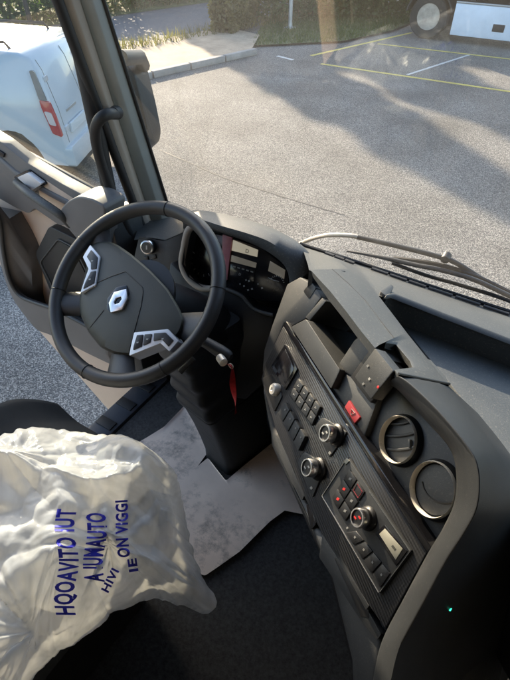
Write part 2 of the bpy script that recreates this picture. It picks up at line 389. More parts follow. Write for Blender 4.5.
# ================================================================== THE YARD OUTSIDE
def sheet(name, pts, z, m, parent=None, kind='structure'):
    o = obj(name, ([V((x, y, z)) for x, y in pts], [list(range(len(pts)))]), m, parent)
    if kind and parent is None: o['kind'] = kind
    return o
sheet('ground', [(-150, -150), (150, -150), (150, 150), (-150, 150)], 0, 'asphalt')
KD = V((.259, .966, 0)); KN = V((-.966, .259, 0)); K0 = V((-8.16, 7.66, 0))
def kp(a, d): p = K0 + KD * a + KN * d; return (p.x, p.y)
sheet('verge', [kp(-30, .12), kp(3.9, .12), kp(5.2, 1.2), kp(5.2, 2.6), kp(-30, 2.6)], .10, 'verge_gravel')
sheet('road', [kp(-60, 2.6), kp(60, 2.6), kp(60, 6.6), kp(-60, 6.6)], .012, 'road_far')
def hill():
    vs, fs = [], []; nx, ny = 60, 24
    for j in range(ny):
        for i in range(nx):
            a = -40 + i * 1.6; d = 6.6 + j * 1.6; p = K0 + KD * a + KN * d
            z = .02 + .10 * (d - 6.6) + (.35 * noise.noise(p * .25) if j > 1 else 0)
            vs.append(V((p.x, p.y, z)))
    for j in range(ny - 1):
        for i in range(nx - 1): fs.append([j * nx + i, j * nx + i + 1, (j + 1) * nx + i + 1, (j + 1) * nx + i])
    return vs, fs
tag(obj('embankment', hill(), 'grass_ground'), kind='structure')
GR = [(-7.62, 12.05), (-5.9, 13.7), (-5.3, 15.6), (-5.0, 19.5), (-10.2, 19.5), (-8.8, 14.5)]
sheet('lawn', GR, .05, 'grass_ground')
kerb = thing('kerb', 'low grey stone kerb between the yard asphalt and the gravel verge', 'kerb', (K0.x, K0.y, 0), kind='structure')
for i in range(-12, 4):
    p = K0 + KD * (i + .02); q = K0 + KD * (i + .98)
    obj('kerb_stone', prism([p + V((0, 0, .13)), q + V((0, 0, .13)), q + KN * .13 + V((0, 0, .13)), p + KN * .13 + V((0, 0, .13))], (0, 0, -.13)), 'kerb_stone', kerb, .012)
def stripe(name, a, b, wd, m, label):
    a, b = V((*a, .004)), V((*b, .004)); s = (b - a).normalized().cross(V((0, 0, 1))) * wd / 2
    n = max(2, int((b - a).length / .25)); L, R_ = [], []
    for i in range(n + 1):
        p = a + (b - a) * i / n; e = random.uniform(-.007, .007); L.append(p - s * (1 + e * 8)); R_.append(p + s * (1 + e * 8))
    o = obj(name, sweep([[l, r] for l, r in zip(L, R_)], closed_ring=False), m)
    return tag(o, label, 'road marking', kind='structure')
stripe('bay_line', (-5.45, 11.55), (3.4, 11.7), .10, 'yellow_line', 'yellow painted line across the yard, nearest to the windscreen')
stripe('bay_line', (-5.1, 14.12), (3.4, 14.55), .10, 'yellow_line', 'yellow painted line in front of the parked white truck')
stripe('bay_line', (-5.98, 12.1), (-4.8, 15.9), .10, 'yellow_line', 'yellow painted line running past the rear wheel of the white truck')
stripe('chalk_line', tuple(onz(407, 75, 0))[:2], tuple(onz(469, 55, 0))[:2], .07, 'white_line', 'faint white diagonal line crossing between the yellow lines')
stripe('chalk_line', tuple(onz(277, 56, 0))[:2], tuple(onz(293, 60, 0))[:2], .10, 'white_line', 'short white dash on the asphalt beside the lawn')
def crack():
    P = [onz(x, y, .003) for x, y in ((160, 150), (190, 163), (225, 178), (262, 190), (300, 202), (345, 215))]
    P = smooth_path(P, 12)
    return sweep([[p + V((0, random.uniform(.004, .016), 0)), p - V((0, random.uniform(.004, .016), 0))] for p in P], closed_ring=False)
tag(obj('tar_seam', crack(), 'under_dark'), 'thin dark crack running across the sunlit asphalt', 'crack', kind='structure')

def leaf_cloud(fn, n, s):
    vs, fs = [], []
    for _ in range(n):
        p = fn(); k = s * random.uniform(.6, 1.4)
        a = V((random.gauss(0, 1), random.gauss(0, 1), random.gauss(0, .6))).normalized(); b = a.orthogonal().normalized()
        b = Matrix.Rotation(random.uniform(0, 6.28), 3, a) @ b; i = len(vs)
        vs += [p - a * k, p + b * k * .45, p + a * k, p - b * k * .45]; fs.append([i, i + 1, i + 2, i + 3])
    return vs, fs
def limb(p, q, r0, r1, k=5):
    P = [p + (q - p) * i / k + V((random.uniform(-1, 1), random.uniform(-1, 1), 0)) * r0 * .5 * (0 < i < k) for i in range(k + 1)]
    return tube(P, [r0 + (r1 - r0) * i / k for i in range(k + 1)], 7)
def tree(label, x, y, hgt, rad_, n, m='leaf', base=.12, name='tree', ls=.17, group=None):
    t = thing(name, label, 'tree', (x, y, 0), group)
    p = V((x, y, 0)); L = [limb(p - V((0, 0, .2)), p + V((0, 0, hgt * .86)), .04 * hgt * .5, .02, 9)]; cl = []
    for i in range(70):
        z = hgt * (base + (.97 - base) * (i / 70) ** .85); k = (z / hgt - base) / (1 - base); rr = rad_ * (1.0 - k) * random.uniform(.75, 1.05)
        a = random.uniform(0, 6.28); e = p + V((math.cos(a) * rr, math.sin(a) * rr, z - rr * .15)); L.append(limb(p + V((0, 0, z)), e, .018 * hgt * .4, .012, 3)); cl.append((e, .12 + rr * .32)); cl.append(((p + V((0, 0, z)) + e) / 2, .12 + rr * .4))
    for i in range(16): cl.append((p + V((0, 0, hgt * (.2 + .05 * i))), rad_ * (.8 - .045 * i) * .7 + .05))
    def f():
        c, r = random.choice(cl); d = V((random.gauss(0, 1), random.gauss(0, 1), random.gauss(0, 1))); d = d.normalized() * r * random.random() ** .4; return c + d
    obj('trunk', join(*L), 'bark', t); obj('crown', leaf_cloud(f, n, ls), m, t, kind='stuff', flat=True)
    return t
def hedge_block(name, label, a, b, wd, hgt, n, m, ls=.07):
    a, b = V((*a, 0)), V((*b, 0)); t = thing(name, label, 'hedge', a, kind=None); s = (b - a).normalized().cross(V((0, 0, 1)))
    def f():
        u = random.random(); v = random.uniform(-1, 1); z = random.random() ** .8
        hh = hgt * (.85 + .25 * noise.noise(a + (b - a) * u * 1.7)); ww = wd * .5 * (.8 + .35 * noise.noise((a + (b - a) * u) * 2 + V((0, 0, z * 3))))
        if random.random() < .6: v = math.copysign(.7 + .3 * random.random(), v)
        return a + (b - a) * u + s * v * ww * (1 - .25 * z * z) + V((0, 0, .08 + hh * z))
    obj('foliage', leaf_cloud(f, n, ls), m, t, kind='stuff', flat=True)
    k = max(3, int((b - a).length / .45))
    for i in range(k): q = a + (b - a) * ((i + .5) / k); obj('stem', limb(q + V((0, 0, -.05)), q + V((random.uniform(-.1, .1), 0, hgt * .8)), .03, .01, 4), 'bark', t)
    return t
def grass(name, label, fn, n, hgt, m):
    vs, fs = [], []
    for _ in range(n):
        p = fn(); a = random.uniform(0, 6.28); d = V((math.cos(a), math.sin(a), 0)); k = hgt * random.uniform(.4, 1.3); i = len(vs)
        vs += [p - d * .012, p + d * .012, p + V((random.uniform(-.6, .6) * k, random.uniform(-.6, .6) * k, k))]; fs.append([i, i + 1, i + 2])
    o = obj(name, (vs, fs), m, flat=True); return tag(o, label, 'grass', kind='stuff')
def in_poly(x, y, P):
    c = False
    for i in range(len(P)):
        (x0, y0), (x1, y1) = P[i - 1], P[i]
        if (y0 > y) != (y1 > y) and x < (x1 - x0) * (y - y0) / (y1 - y0) + x0: c = not c
    return c
def lawn_pt():
    while True:
        x, y = random.uniform(-10.2, -4.9), random.uniform(12, 19.5)
        if in_poly(x, y, GR): return V((x, y, .05))
grass('lawn_grass', 'short green grass on the strip before the hedge', lawn_pt, 9000, .10, 'leaf')
def bank_pt():
    a = random.uniform(-16, 22); d = random.uniform(6.7, 16) if random.random() < .7 else random.uniform(2.0, 2.7)
    p = K0 + KD * a + KN * d; return V((p.x, p.y, .03 + .10 * max(0, d - 6.6) + (.06 if d < 3 else 0)))
grass('bank_grass', 'dry yellowish grass growing on the embankment beyond the road', bank_pt, 16000, .22, 'leaf_dry')
hedge_block('hedge', 'dark green clipped hedge behind the metal post', (-9.7, 14.9), (-4.9, 18.6), 1.2, 1.6, 15000, 'leaf')
hedge_block('bush_row', 'brownish shrubs at the end of the kerb', (-8.95, 12.6), (-9.6, 15.1), .9, 1.0, 6000, 'leaf_dry')
hedge_block('bush_row', 'green shrubs across the road, seen over the van roof', kp(-6, 7.4), kp(9, 7.6), 1.6, 1.5, 15000, 'leaf', .09)
for q, d, hg, r, lb in ((5.25, 30, 9.9, 2.6, 'slender spruce whose long pointed shadow reaches towards the windscreen'), (7.65, 30, 10.5, 3.7, 'tall spruce shading the middle of the yard'), (12.2, 31, 11.2, 3.6, 'broad spruce shading the parked white truck'), (17.5, 34, 10.5, 3.6, 'spruce standing farthest to the right beyond the hedge')):
    tree(lb, -.809 * d + .588 * q, .588 * d + .809 * q, hg, r, 18000, base=.05, name='spruce_tree', ls=.25, group='trees beyond the hedge that shade the yard')

# metal post and thin dark pole
t = thing('sign_post', 'pale galvanised post standing on the grass before the hedge', 'post', (-7.85, 14.43, .05))
obj('pole', tube([(-7.85, 14.43, 0), (-7.85, 14.43, 2.6)], .055, 14), 'galv', t); obj('base_plate', lathe((-7.85, 14.43, .05), (0, 0, 1), [(.16, 0), (.16, .02), (.07, .03), (.06, .12)], 20), 'galv', t)
pp = onz(36, 45, 0); pp = CAM + (pp - CAM) * .86; pp.z = 0
t = thing('lamp_pole', 'thin dark pole rising behind the van roof', 'pole', pp)
obj('shaft', tube([pp, pp + V((0, 0, 5.5))], [.05, .035], 12), 'rubber', t); obj('foot', lathe(pp, (0, 0, 1), [(.12, 0), (.12, .25), (.055, .32)], 16), 'rubber', t)

# ------------------------------------------------------------------ white delivery van
def wheel(parent, c, axis, R_, wd, dark='tyre', rimc='rim_steel', nuts=5):
    a = V(axis).normalized(); c = V(c)
    ty = obj('tyre', lathe(c, a, [(R_ * .60, -wd / 2), (R_ * .93, -wd / 2), (R_ * .985, -wd * .40), (R_, -wd * .2), (R_, wd * .2), (R_ * .985, wd * .40), (R_ * .93, wd / 2), (R_ * .60, wd / 2), (R_ * .58, wd * .3), (R_ * .58, -wd * .3), (R_ * .60, -wd / 2)], 40), dark, parent)
    rm = obj('rim', lathe(c, a, [(R_ * .60, wd * .42), (R_ * .55, wd * .30), (R_ * .50, wd * .12), (R_ * .34, wd * .02), (R_ * .30, wd * .16), (R_ * .20, wd * .22), (R_ * .17, wd * .36), (0, wd * .37)], 36), rimc, parent)
    x = a.orthogonal().normalized(); y = a.cross(x)
    for k in range(nuts):
        an = 6.283 * k / nuts; p = c + (x * math.cos(an) + y * math.sin(an)) * R_ * .25 + a * wd * .17
        obj('wheel_nut', lathe(p, a, [(R_ * .03, 0), (R_ * .03, wd * .12), (0, wd * .13)], 6), 'rim_steel', rm)
def van():
    yaw = rad(207); s = V((math.cos(yaw), math.sin(yaw), 0)); m = V((-s.y, s.x, 0))
    c = onz(71, 163, .40); c.z = 0
    van = thing('delivery_van', 'white panel van with a red tail lamp, parked beyond the open door', 'van', c)
    P = lambda a, b, z: c + s * a - m * b + V((0, 0, z))          # a forward from the tail, b to its right, z up
    def prof(k):   # side outline, k shrinks towards the roof
        o = [(.02, .36), (.0, .62), (.05, 1.0), (.15, 1.42), (.22, 1.55), (.36, 1.60), (1.6, 1.66), (2.5, 1.65), (2.95, 1.55), (3.55, 1.12), (4.15, .98), (4.30, .80), (4.34, .45), (4.25, .25)]
        for cx in (3.45, .70):
            o += [(cx + .41 * math.cos(t_), .34 + .44 * math.sin(t_)) for t_ in [rad(q) for q in range(-5, 186, 12)]]
        return o
    L = prof(0); W_ = 1.62
    def ring(b, k): return [P(a + (.04 if a < 1 else -.06) * k, b + 0, z - .06 * k * (z > 1.2)) for a, z in L]
    rings = []
    for b, k in ((.0, 1), (.02, .35), (.06, 0), (W_ - .06, 0), (W_ - .02, .35), (W_, 1)):
        rr = []
        for a, z in L:
            tum = .10 * max(0, (z - .95) / .8) ** 1.5
            bb = b + tum if b < W_ / 2 else b - tum
            rr.append(P(a + (.03 if a < .5 else 0) * k, bb, z - .03 * k * (z > 1.4)))
        rings.append(rr)
    obj('body', sweep(rings), 'van_white', van, ang=50)
    for cx in (.70, 3.45):
        for b, ax in ((.12, m), (W_ - .12, -m)): wheel(van, P(cx, b, .32), ax, .32, .2)
        obj('wheel_well', lathe(P(cx, .03, .34), -m, [(.42, 0), (.42, .30), (.05, .30)], 24), 'under_dark', van)
    def slab(name, pts, b, th, mt, bev=.01, par=van):   # on the left flank
        return obj(name, prism([P(a, b + .10 * max(0, (z - .95) / .8) ** 1.5 - .008, z) for a, z in pts], m * -th), mt, par, bev)
    tl = slab('tail_lamp', rnd([(.02, .72), (.13, .76), (.19, 1.06), (.195, 1.14), (.085, 1.12), (.045, .95)], .02), -.006, .05, 'tail_red', .006)
    obj('clear_lens', prism([P(a, -.022 + .10 * max(0, (z - .95) / .8) ** 1.5, z) for a, z in rnd([(.055, .85), (.135, .87), (.165, 1.02), (.08, 1.0)], .02)], m * -.02), 'tail_clear', tl)
    obj('smoke_lens', prism([P(a, -.022 + .10 * max(0, (z - .95) / .8) ** 1.5, z) for a, z in rnd([(.10, 1.13), (.19, 1.14), (.235, 1.44), (.18, 1.44)], .02)], m * -.02), 'tail_smoke', tl)
    def rear(name, pts, a, th, mt, bev=.01): return obj(name, prism([P(a, b, z) for b, z in pts], s * th), mt, van, bev)
    rear('rear_bumper', rnd([(.0, .34), (W_, .34), (W_ + .0, .60), (.0, .60)], .05), -.06, .14, 'van_white', .03)
    rear('lower_bumper', [(.08, .26), (W_ - .08, .26), (W_ - .08, .36), (.08, .36)], -.03, .2, 'under_dark', .01)
    rear('number_plate', rnd([(.22, .70), (.74, .70), (.74, .81), (.22, .81)], .01), -.02, .03, 'plate', .003)
    for b0, b1 in ((.87, .87), (.10, .17), (W_ - .10, W_ - .17)):
        obj('door_gap', tube([P(a - .002, b0 + (b1 - b0) * q, z) for a, z, q in ((.0, .62, 0), (.05, 1.0, .4), (.15, 1.42, .9), (.2, 1.52, 1))], .0035, 6), 'tail_smoke', van)
    rear('badge', rnd([(.30, .92), (.62, .92), (.62, .95), (.30, .95)], .01), .028, .03, 'galv', .002)
    rear('tail_lamp', rnd([(W_ - .10, .85), (W_ - .02, .85), (W_ - .10, 1.45), (W_ - .16, 1.45)], .02), -.004, .06, 'tail_red', .006)
    for z in (.75, 1.30): rear('door_hinge', rnd([(.10, z), (.20, z), (.20, z + .06), (.10, z + .06)], .01), -.005 + .12 * (z > 1), .04, 'van_white', .006)
    rear('door_handle', rnd([(.90, .86), (1.06, .86), (1.06, .90), (.90, .90)], .01), .0, .04, 'under_dark', .006)
    slab('door_gap', [(1.35, .35), (1.362, .35), (1.362, 1.62), (1.35, 1.62)], .004, .012, 'under_dark', 0)
    slab('rub_strip', [(1.2, .52), (3.0, .52), (3.0, .60), (1.2, .60)], -.004, .02, 'under_dark', .006)
    slab('side_window', rnd([(2.15, 1.12), (3.25, 1.12), (2.85, 1.52), (2.2, 1.55)], .06), .002, .02, 'black_gloss', .004)
    slab('door_handle', [(2.1, .98), (2.32, .98), (2.32, 1.02), (2.1, 1.02)], -.02, .03, 'under_dark', .008)
    for b in (.25, W_ - .25): obj('roof_rail', tube([P(.5, b, 1.60), P(.55, b, 1.67), P(2.3, b, 1.72), P(2.4, b, 1.65)], .016, 8), 'under_dark', van)
van()

# ------------------------------------------------------------------ white truck across the yard
def far_truck():
    y0 = 15.25
    tr = thing('parked_truck', 'white truck standing side-on across the yard, its rear wheel and side skirt in view', 'truck', (-4.2, y0 + 1, 0))
    B = lambda name, lo, hi, m, bev=.02, par=None: obj(name, box(lo, hi), m, par or tr, bev)
    wheel(tr, (-4.27, y0 + .19, .50), (0, -1, 0), .50, .30, nuts=10)
    wheel(tr, (-4.27, y0 + 2.1, .50), (0, 1, 0), .50, .30, nuts=10)
    obj('fender', sweep([[V((-4.27 + r * math.cos(t_), y, .50 + r * math.sin(t_))) for r, y in ((.58, y0 - .0), (.60, y0 + .5), (.63, y0 + .5), (.61, y0 - .0))] for t_ in [rad(q) for q in range(15, 176, 12)]]), 'under_dark', tr)
    sk = None
    for i, (a, b) in enumerate(((-3.62, -1.2), (-1.19, 1.3), (1.31, 3.9))):
        s = B('side_skirt', (a, y0, .17), (b, y0 + .06, .86), 'truck_white', .02)
        if i == 0: B('hatch', (-2.62, y0 - .012, .34), (-2.34, y0 + .02, .50), 'under_dark', .01, s)
        B('skirt_rail', (a, y0 - .01, .865), (b, y0 + .05, .90), 'galv', .006, s)
    B('chassis', (-4.9, y0 + .5, .55), (6.5, y0 + 1.7, .95), 'under_dark')
    for x in (-3.3, -2.4, -1.5, -.6, .4): B('strap_buckle', (x, y0 + .03, .91), (x + .12, y0 + .09, 1.02), 'under_dark', .01)
    B('load_bed', (-5.1, y0 + .02, 1.04), (3.9, y0 + 2.45, 1.22), 'truck_white')
    B('body', (-5.1, y0 + .02, 1.225), (3.9, y0 + 2.45, 3.6), 'truck_white', .04)
    B('marker_lamp', (-5.0, y0 - .01, .92), (-4.92, y0 + .05, 1.0), 'tail_red', .01)
    B('cab', (4.2, y0 + .02, .6), (6.5, y0 + 2.45, 3.2), 'truck_white', .12)
    wheel(tr, (5.2, y0 + .19, .50), (0, -1, 0), .50, .30, nuts=10); wheel(tr, (5.2, y0 + 2.1, .50), (0, 1, 0), .50, .30, nuts=10)
far_truck()

# ================================================================== THE TRUCK CAB WE STAND IN
cab = thing('truck_cab', 'grey truck cab around the viewer, with its A-pillar, windscreen and dark floor', 'truck cab', (-.05, 0, 1.39))
obj('cab_floor', box((-1.05, -1.2, 1.38), (1.05, 1.10, FLOOR_Z)), 'carpet', cab, .004)
obj('door_sill', box((-1.15, -.15, 1.33), (-1.052, 1.02, FLOOR_Z + .012)), 'sill', cab, .012)
for y in (.25, .36, .47, .58, .69, .80, .91): obj('sill_rib', box((-1.14, y, FLOOR_Z + .0125), (-1.065, y + .04, FLOOR_Z + .018)), 'rubber', cab, .002)
obj('kick_panel', box((-1.10, 1.03, 1.33), (-1.0, 1.12, 2.12)), 'dash_dark', cab, .01)
obj('firewall', box((-1.05, 1.103, 1.38), (1.05, 1.15, 2.10)), 'black', cab)
obj('roof', box((-1.12, -1.25, 3.45), (1.12, .93, 3.52)), 'headliner', cab)
obj('rear_wall', box((-1.12, -1.30, 1.38), (1.12, -1.205, 3.445)), 'cab_wall', cab)
obj('side_wall', box((1.055, -1.2, 1.38), (1.12, 1.10, 2.50)), 'cab_wall', cab)
obj('side_wall', box((1.055, -1.2, 2.503), (1.12, .25, 3.445)), 'cab_wall', cab)
obj('side_wall', box((1.055, .253, 3.05), (1.12, .93, 3.445)), 'cab_wall', cab)
obj('side_wall', box((-1.12, -1.2, 1.38), (-1.055, -.155, 3.445)), 'cab_wall', cab)
obj('b_pillar_trim', box((-1.15, -.150, 1.47), (-1.05, -.06, 3.27)), 'beige_trim', cab, .02, 3)
obj('seat_belt', box((-.995, -.13, 1.75), (-.99, -.082, 3.1)), 'pillar_brown', cab, .001)
obj('door_header', box((-1.12, -.152, 3.28), (-1.055, .92, 3.445)), 'cab_wall', cab)
obj('side_glass', box((1.085, .253, 2.503), (1.09, .97, 3.047)), 'door_glass', cab)
yw = lambda z: 1.17 - (z - 2.17) * LEAN
obj('windscreen', prism([(-1.10, yw(2.10), 2.10), (1.10, yw(2.10), 2.10), (1.10, yw(3.40), 3.40), (-1.10, yw(3.40), 3.40)], (0, .006, .001)), 'screen_glass', cab)
obj('screen_header', box((-1.12, yw(3.36) - .12, 3.36), (1.12, yw(3.36) - .012, 3.447)), 'headliner', cab)
# A-pillars: straight edges read on planes parallel to the windscreen
def ext(a, b, z): t_ = (z - a.z) / (b.z - a.z); return a + (b - a) * t_
def edge(a, b, h): p, q = WIND(*a, h), WIND(*b, h); return ext(p, q, 1.98), ext(p, q, 3.44)
eS = edge((103, 0), (166, 200), .004); eG = edge((80, 0), (144.5, 200), .055); eB = edge((62, 0), (136, 200), .10); eD = edge((53, 0), (128, 200), .115)
out = V((-.05, .06, 0)); out2 = V((-.075, .05, 0))
def strip(a, b, o1, o2, k=10):
    rings = []
    for i in range(k + 1):
        t_ = i / k; p = a[0] + (a[1] - a[0]) * t_; q = b[0] + (b[1] - b[0]) * t_; c = (p + q) / 2 + V((.010, -.006, 0))
        rings.append([p, c, q, q + o2, p + o1])
    return sweep(rings)
obj('pillar_trim', strip(eS, eG, out * .5, out), 'pillar_grey', cab, .003, label='grey-green windscreen pillar trim')
obj('pillar_trim', strip(eG, eB, out, out), 'pillar_brown', cab, .003, label='brown inner strip of the pillar')
obj('door_seal', tube([eD[0] + (eB[0] - eD[0]) * .5, eD[1] + (eB[1] - eD[1]) * .5], .014, 12), 'rubber', cab)
obj('screen_seal', tube([eS[0] + V((.002, 0, 0)), eS[1] + V((.002, 0, 0))], .005, 8), 'black', cab)
mir = lambda p: V((-p.x - .0, p.y, p.z))
obj('pillar_trim', strip(tuple(map(mir, eS)), tuple(map(mir, eB)), V((.03, .03, 0)), V((.05, .06, 0))), 'pillar_grey', cab, .003)
gh = [WIND(x, y, h) for x, y, h in ((115, 114, .10), (108, 114, .15), (100, 119, .175), (95.5, 129, .18), (96.5, 145, .18), (102, 166, .18), (111, 190, .18), (121, 214, .18), (131, 238, .17), (137, 250, .13))]
obj('grab_handle', tube(smooth_path(gh, 6), .0145, 14), 'rubber', cab, label='black looped grab handle on the pillar')
obj('handle_mount', lathe(gh[0] + V((-.006, .01, 0)), gh[1] - gh[0], [(.018, -.01), (.018, .004), (.0155, .012), (.014, .03)], 18), 'rubber', cab)
MIR = Plane((-1.3, 1.36, 2.4), (.25, -1, 0))
mp_ = rnd([(100, 60), (124, 62), (134, 74), (144, 112), (150, 140), (148, 154), (122, 152)], 6)
obj('exterior_mirror', prism(MIR.pts(mp_, 0), (-.03, .10, 0)), 'black', cab, .02, 3, label='dark mirror housing outside the windscreen')
obj('mirror_arm', tube([V((-1.15, 1.13, 2.6)), V((-1.24, 1.30, 2.56)), V((-1.34, 1.42, 2.5))], .022, 10), 'dash_dark', cab)
# front of the cab outside, below the glass
obj('front_panel', prism([(-1.12, 1.185, 2.085), (-1.12, 1.30, 1.985), (-1.12, 1.33, 1.2), (-1.12, 1.16, 1.2)], (2.24, 0, 0)), 'dash_dark', cab, .01)
# wipers on the outside of the glass
arm = smooth_path([WIND(x, y, h) for x, y, h in ((296, 246, -.055), (310, 239.5, -.05), (328, 235.2, -.045), (350, 235.5, -.045), (358, 237, -.045))], 8)
wa = obj('wiper_arm', tube(arm, [.0078 for i in range(len(arm))], 10, flat=.8), 'arm_sun_glare', cab, label='wiper arm end coloured cream to stand for sun glare')
arm2 = smooth_path([WIND(x, y, -.045) for x, y in ((352, 235.8), (395, 245.5), (440, 257), (458, 264), (485, 281), (520, 300), (600, 335))], 6)
obj('wiper_arm', tube(arm2, .0068, 10), 'black', cab)
obj('arm_joint', lathe(WIND(446, 257.5, -.05), WIND.n, [(.012, -.01), (.012, .010), (.006, .014)], 14), 'black', cab)
bl = smooth_path([WIND(x, y, -.02) for x, y in ((347, 251), (380, 257), (411, 264), (445, 271), (475, 280), (512, 297), (600, 338))], 6)
wb = obj('wiper_blade', tube(bl, [.003 + .0045 * min(1, i / 8) for i in range(len(bl))], 10, flat=.8), 'black', cab)
obj('blade_spine', tube(smooth_path([WIND(x, y, -.038) for x, y in ((394, 258), (425, 262), (452, 268), (480, 278), (515, 295))], 6), .006, 8), 'black', wb)
bl2 = smooth_path([WIND(x, y, -.012) for x, y in ((392, 263), (425, 275), (460, 285), (512, 302), (600, 340))], 6)
obj('blade_rubber', tube(bl2, .005, 8), 'black', wb)

# ------------------------------------------------------------------ the open driver's door
door = thing('driver_door', 'open cab door with beige inner trim, pull handle and storage pocket', 'door', (-1.12, .98, .95))
DX = lambda x, z, h=0: V((x, .95 - h, z))
outl = [(-1.13, 2.25), (-1.50, 2.325), (-1.88, 2.405), (-1.885, 1.80), (-1.86, 1.55), (-1.79, 1.45), (-1.56, 1.22), (-1.34, 1.0), (-1.13, .93)]
obj('trim_panel', prism([DX(x, z) for x, z in outl], (0, .02, 0)), 'beige_trim', door, .008)
obj('outer_skin', prism([V((x - (.0 if x > -1.2 else .02), .972, z - .012)) for x, z in outl], (0, .04, 0)), 'dash_dark', door, .02)
belt = [DOOR(x, y) for x, y in ((-30, 122), (2, 140), (26, 161), (60, 181), (94, 198), (112, 207))]
obj('belt_seal', tube(smooth_path([p + V((0, -.012, .004)) for p in [DX(-1.88, 2.405)] + belt[1:]], 5), .009, 8), 'rubber', door, label='window seal along the door top')
obj('belt_cap', sweep([[p + V((0, -.004, -.002)), p + V((0, -.05, -.012)), p + V((0, -.055, -.03)), p + V((0, .0, -.03))] for p in [DX(-1.88, 2.40)] + belt[1:]]), 'door_grey', door, .004)
panel('upper_trim', [(-60, 105), (2, 143), (27, 163), (60, 183), (92, 200), (84, 222), (60, 226), (34, 208), (29, 214), (14, 207), (0, 199), (-60, 160)], DOOR, 0, .045, 'door_grey', door, .010, r=4, seg=3)
panel('pull_recess', [(38, 186), (45, 180), (74, 199), (70, 211), (62, 214), (40, 199)], DOOR, .04, .0465, 'beige_trim', door, .001, r=3)
bar = smooth_path([DOOR(x, y, h) for x, y, h in ((17, 183, .05), (26, 191, .085), (40, 201, .095), (52, 209, .095), (63, 217, .085), (70, 224, .05))], 6)
obj('pull_handle', tube(bar, .0135, 14), 'dash_grey', door)
sw = panel('switch_plate', [(13, 177), (27, 170), (46, 184), (32, 194)], DOOR, .04, .056, 'black_gloss', door, .002, r=2)
panel('window_switch', [(17, 177.5), (27, 173), (42, 184), (31.5, 190.5)], DOOR, .05, .066, 'silver_paint', sw, .003, r=1.5)
panel('lock_switch', [(-4, 149), (4, 154), (3, 158), (-6, 153)], DOOR, .04, .052, 'black_gloss', door, .002)
# rounded bulge at the door's front end
panel('mirror_bulge', [(58, 213), (66, 202), (78, 196), (92, 199), (105, 207), (104, 224), (97, 238), (84, 239), (70, 229)], DOOR, 0, .085, 'door_grey', door, .026, r=5, seg=5)
panel('bulge_foot', [(60, 219), (72, 210), (104, 212), (104, 250), (86, 248), (78, 240)], DOOR, 0, .06, 'door_grey', door, .015, r=4, seg=3)
sp = panel('speaker_panel', [(49, 226), (79, 241), (74, 252), (110, 300), (100, 345), (62, 318), (51, 293), (35, 254)], DOOR, 0, .03, 'dash_dark', door, .008, r=4, seg=3)
panel('speaker_grille', [(59, 241), (73, 249), (98, 300), (90, 320), (64, 306), (42, 262)], DOOR, .02, .034, 'black', sp, .003, r=3)
obj('speaker_trim', tube([DOOR(x, y, .034) for x, y in rnd([(58, 239), (75, 248), (101, 300), (91, 324), (63, 308), (40, 262)], 3)], .0025, 8, closed=True), 'dash_grey', sp)
# storage pocket: an open-topped bin standing off the panel
rimp = [(-18, 190), (-2, 215), (3, 250), (9, 278), (19, 295), (36, 303), (54, 309), (80, 322), (108, 338)]
lowp = [(-24, 215), (-4, 250), (8, 285), (19, 307), (35, 328), (48, 334), (62, 340), (85, 352), (114, 366)]
R1 = smooth_path([DOOR(x, y, .11) for x, y in rimp], 5); R2 = smooth_path([DOOR(x, y, .07) for x, y in lowp], 5)
pk = []
for a, b in zip(R1, R2):
    mid = (a + b) / 2 + V((0, -.015, 0)); back = V((b.x, .952, b.z + .01)); inn = a + V((0, .016, -.004)); low = V((a.x, .952 - .055, b.z + .03)); lb = V((a.x, .9495, b.z + .035))
    pk.append([a, mid, b, back, lb, low, inn])
obj('door_pocket', sweep(pk), 'door_grey', door, ang=60)
obj('pocket_lip', tube(R1, .008, 10), 'dash_mid', door)
# window frame and glass above the belt
zt = 3.22
fr_ = [(-1.135, 2.27), (-1.135, zt), (-1.84, zt), (-1.875, 2.42)]
for a, b in ((0, 1), (1, 2), (2, 3)):
    obj('window_frame', tube([DX(*fr_[a], -.03), DX(*fr_[b], -.03)], .022, 10), 'rubber', door)
obj('window_glass', prism([DX(-1.14, 2.24, -.035), DX(-1.87, 2.40, -.035), DX(-1.84, zt, -.035), DX(-1.14, zt, -.035)], (0, .004, 0)), 'door_glass', door)
obj('hinge_light_block', box((-1.16, .93, 1.0), (-1.095, 1.06, 2.20)), 'dash_dark', door, .008)  # added filler, stops a sun streak through the hinge gap
for z in (1.15, 1.9): obj('hinge', lathe((-1.11, 1.0, z), (0, 0, 1), [(.022, 0), (.022, .12), (0, .12)], 12), 'rubber', door)

# ------------------------------------------------------------------ dashboard
dash = thing('dashboard', 'grey truck dashboard with instrument cluster, angled centre console and windscreen tray', 'dashboard', (-.3, .95, 1.6))
obj('carrier', box((-1.03, 1.02, 1.7), (1.05, 1.10, 2.06)), 'black', dash)
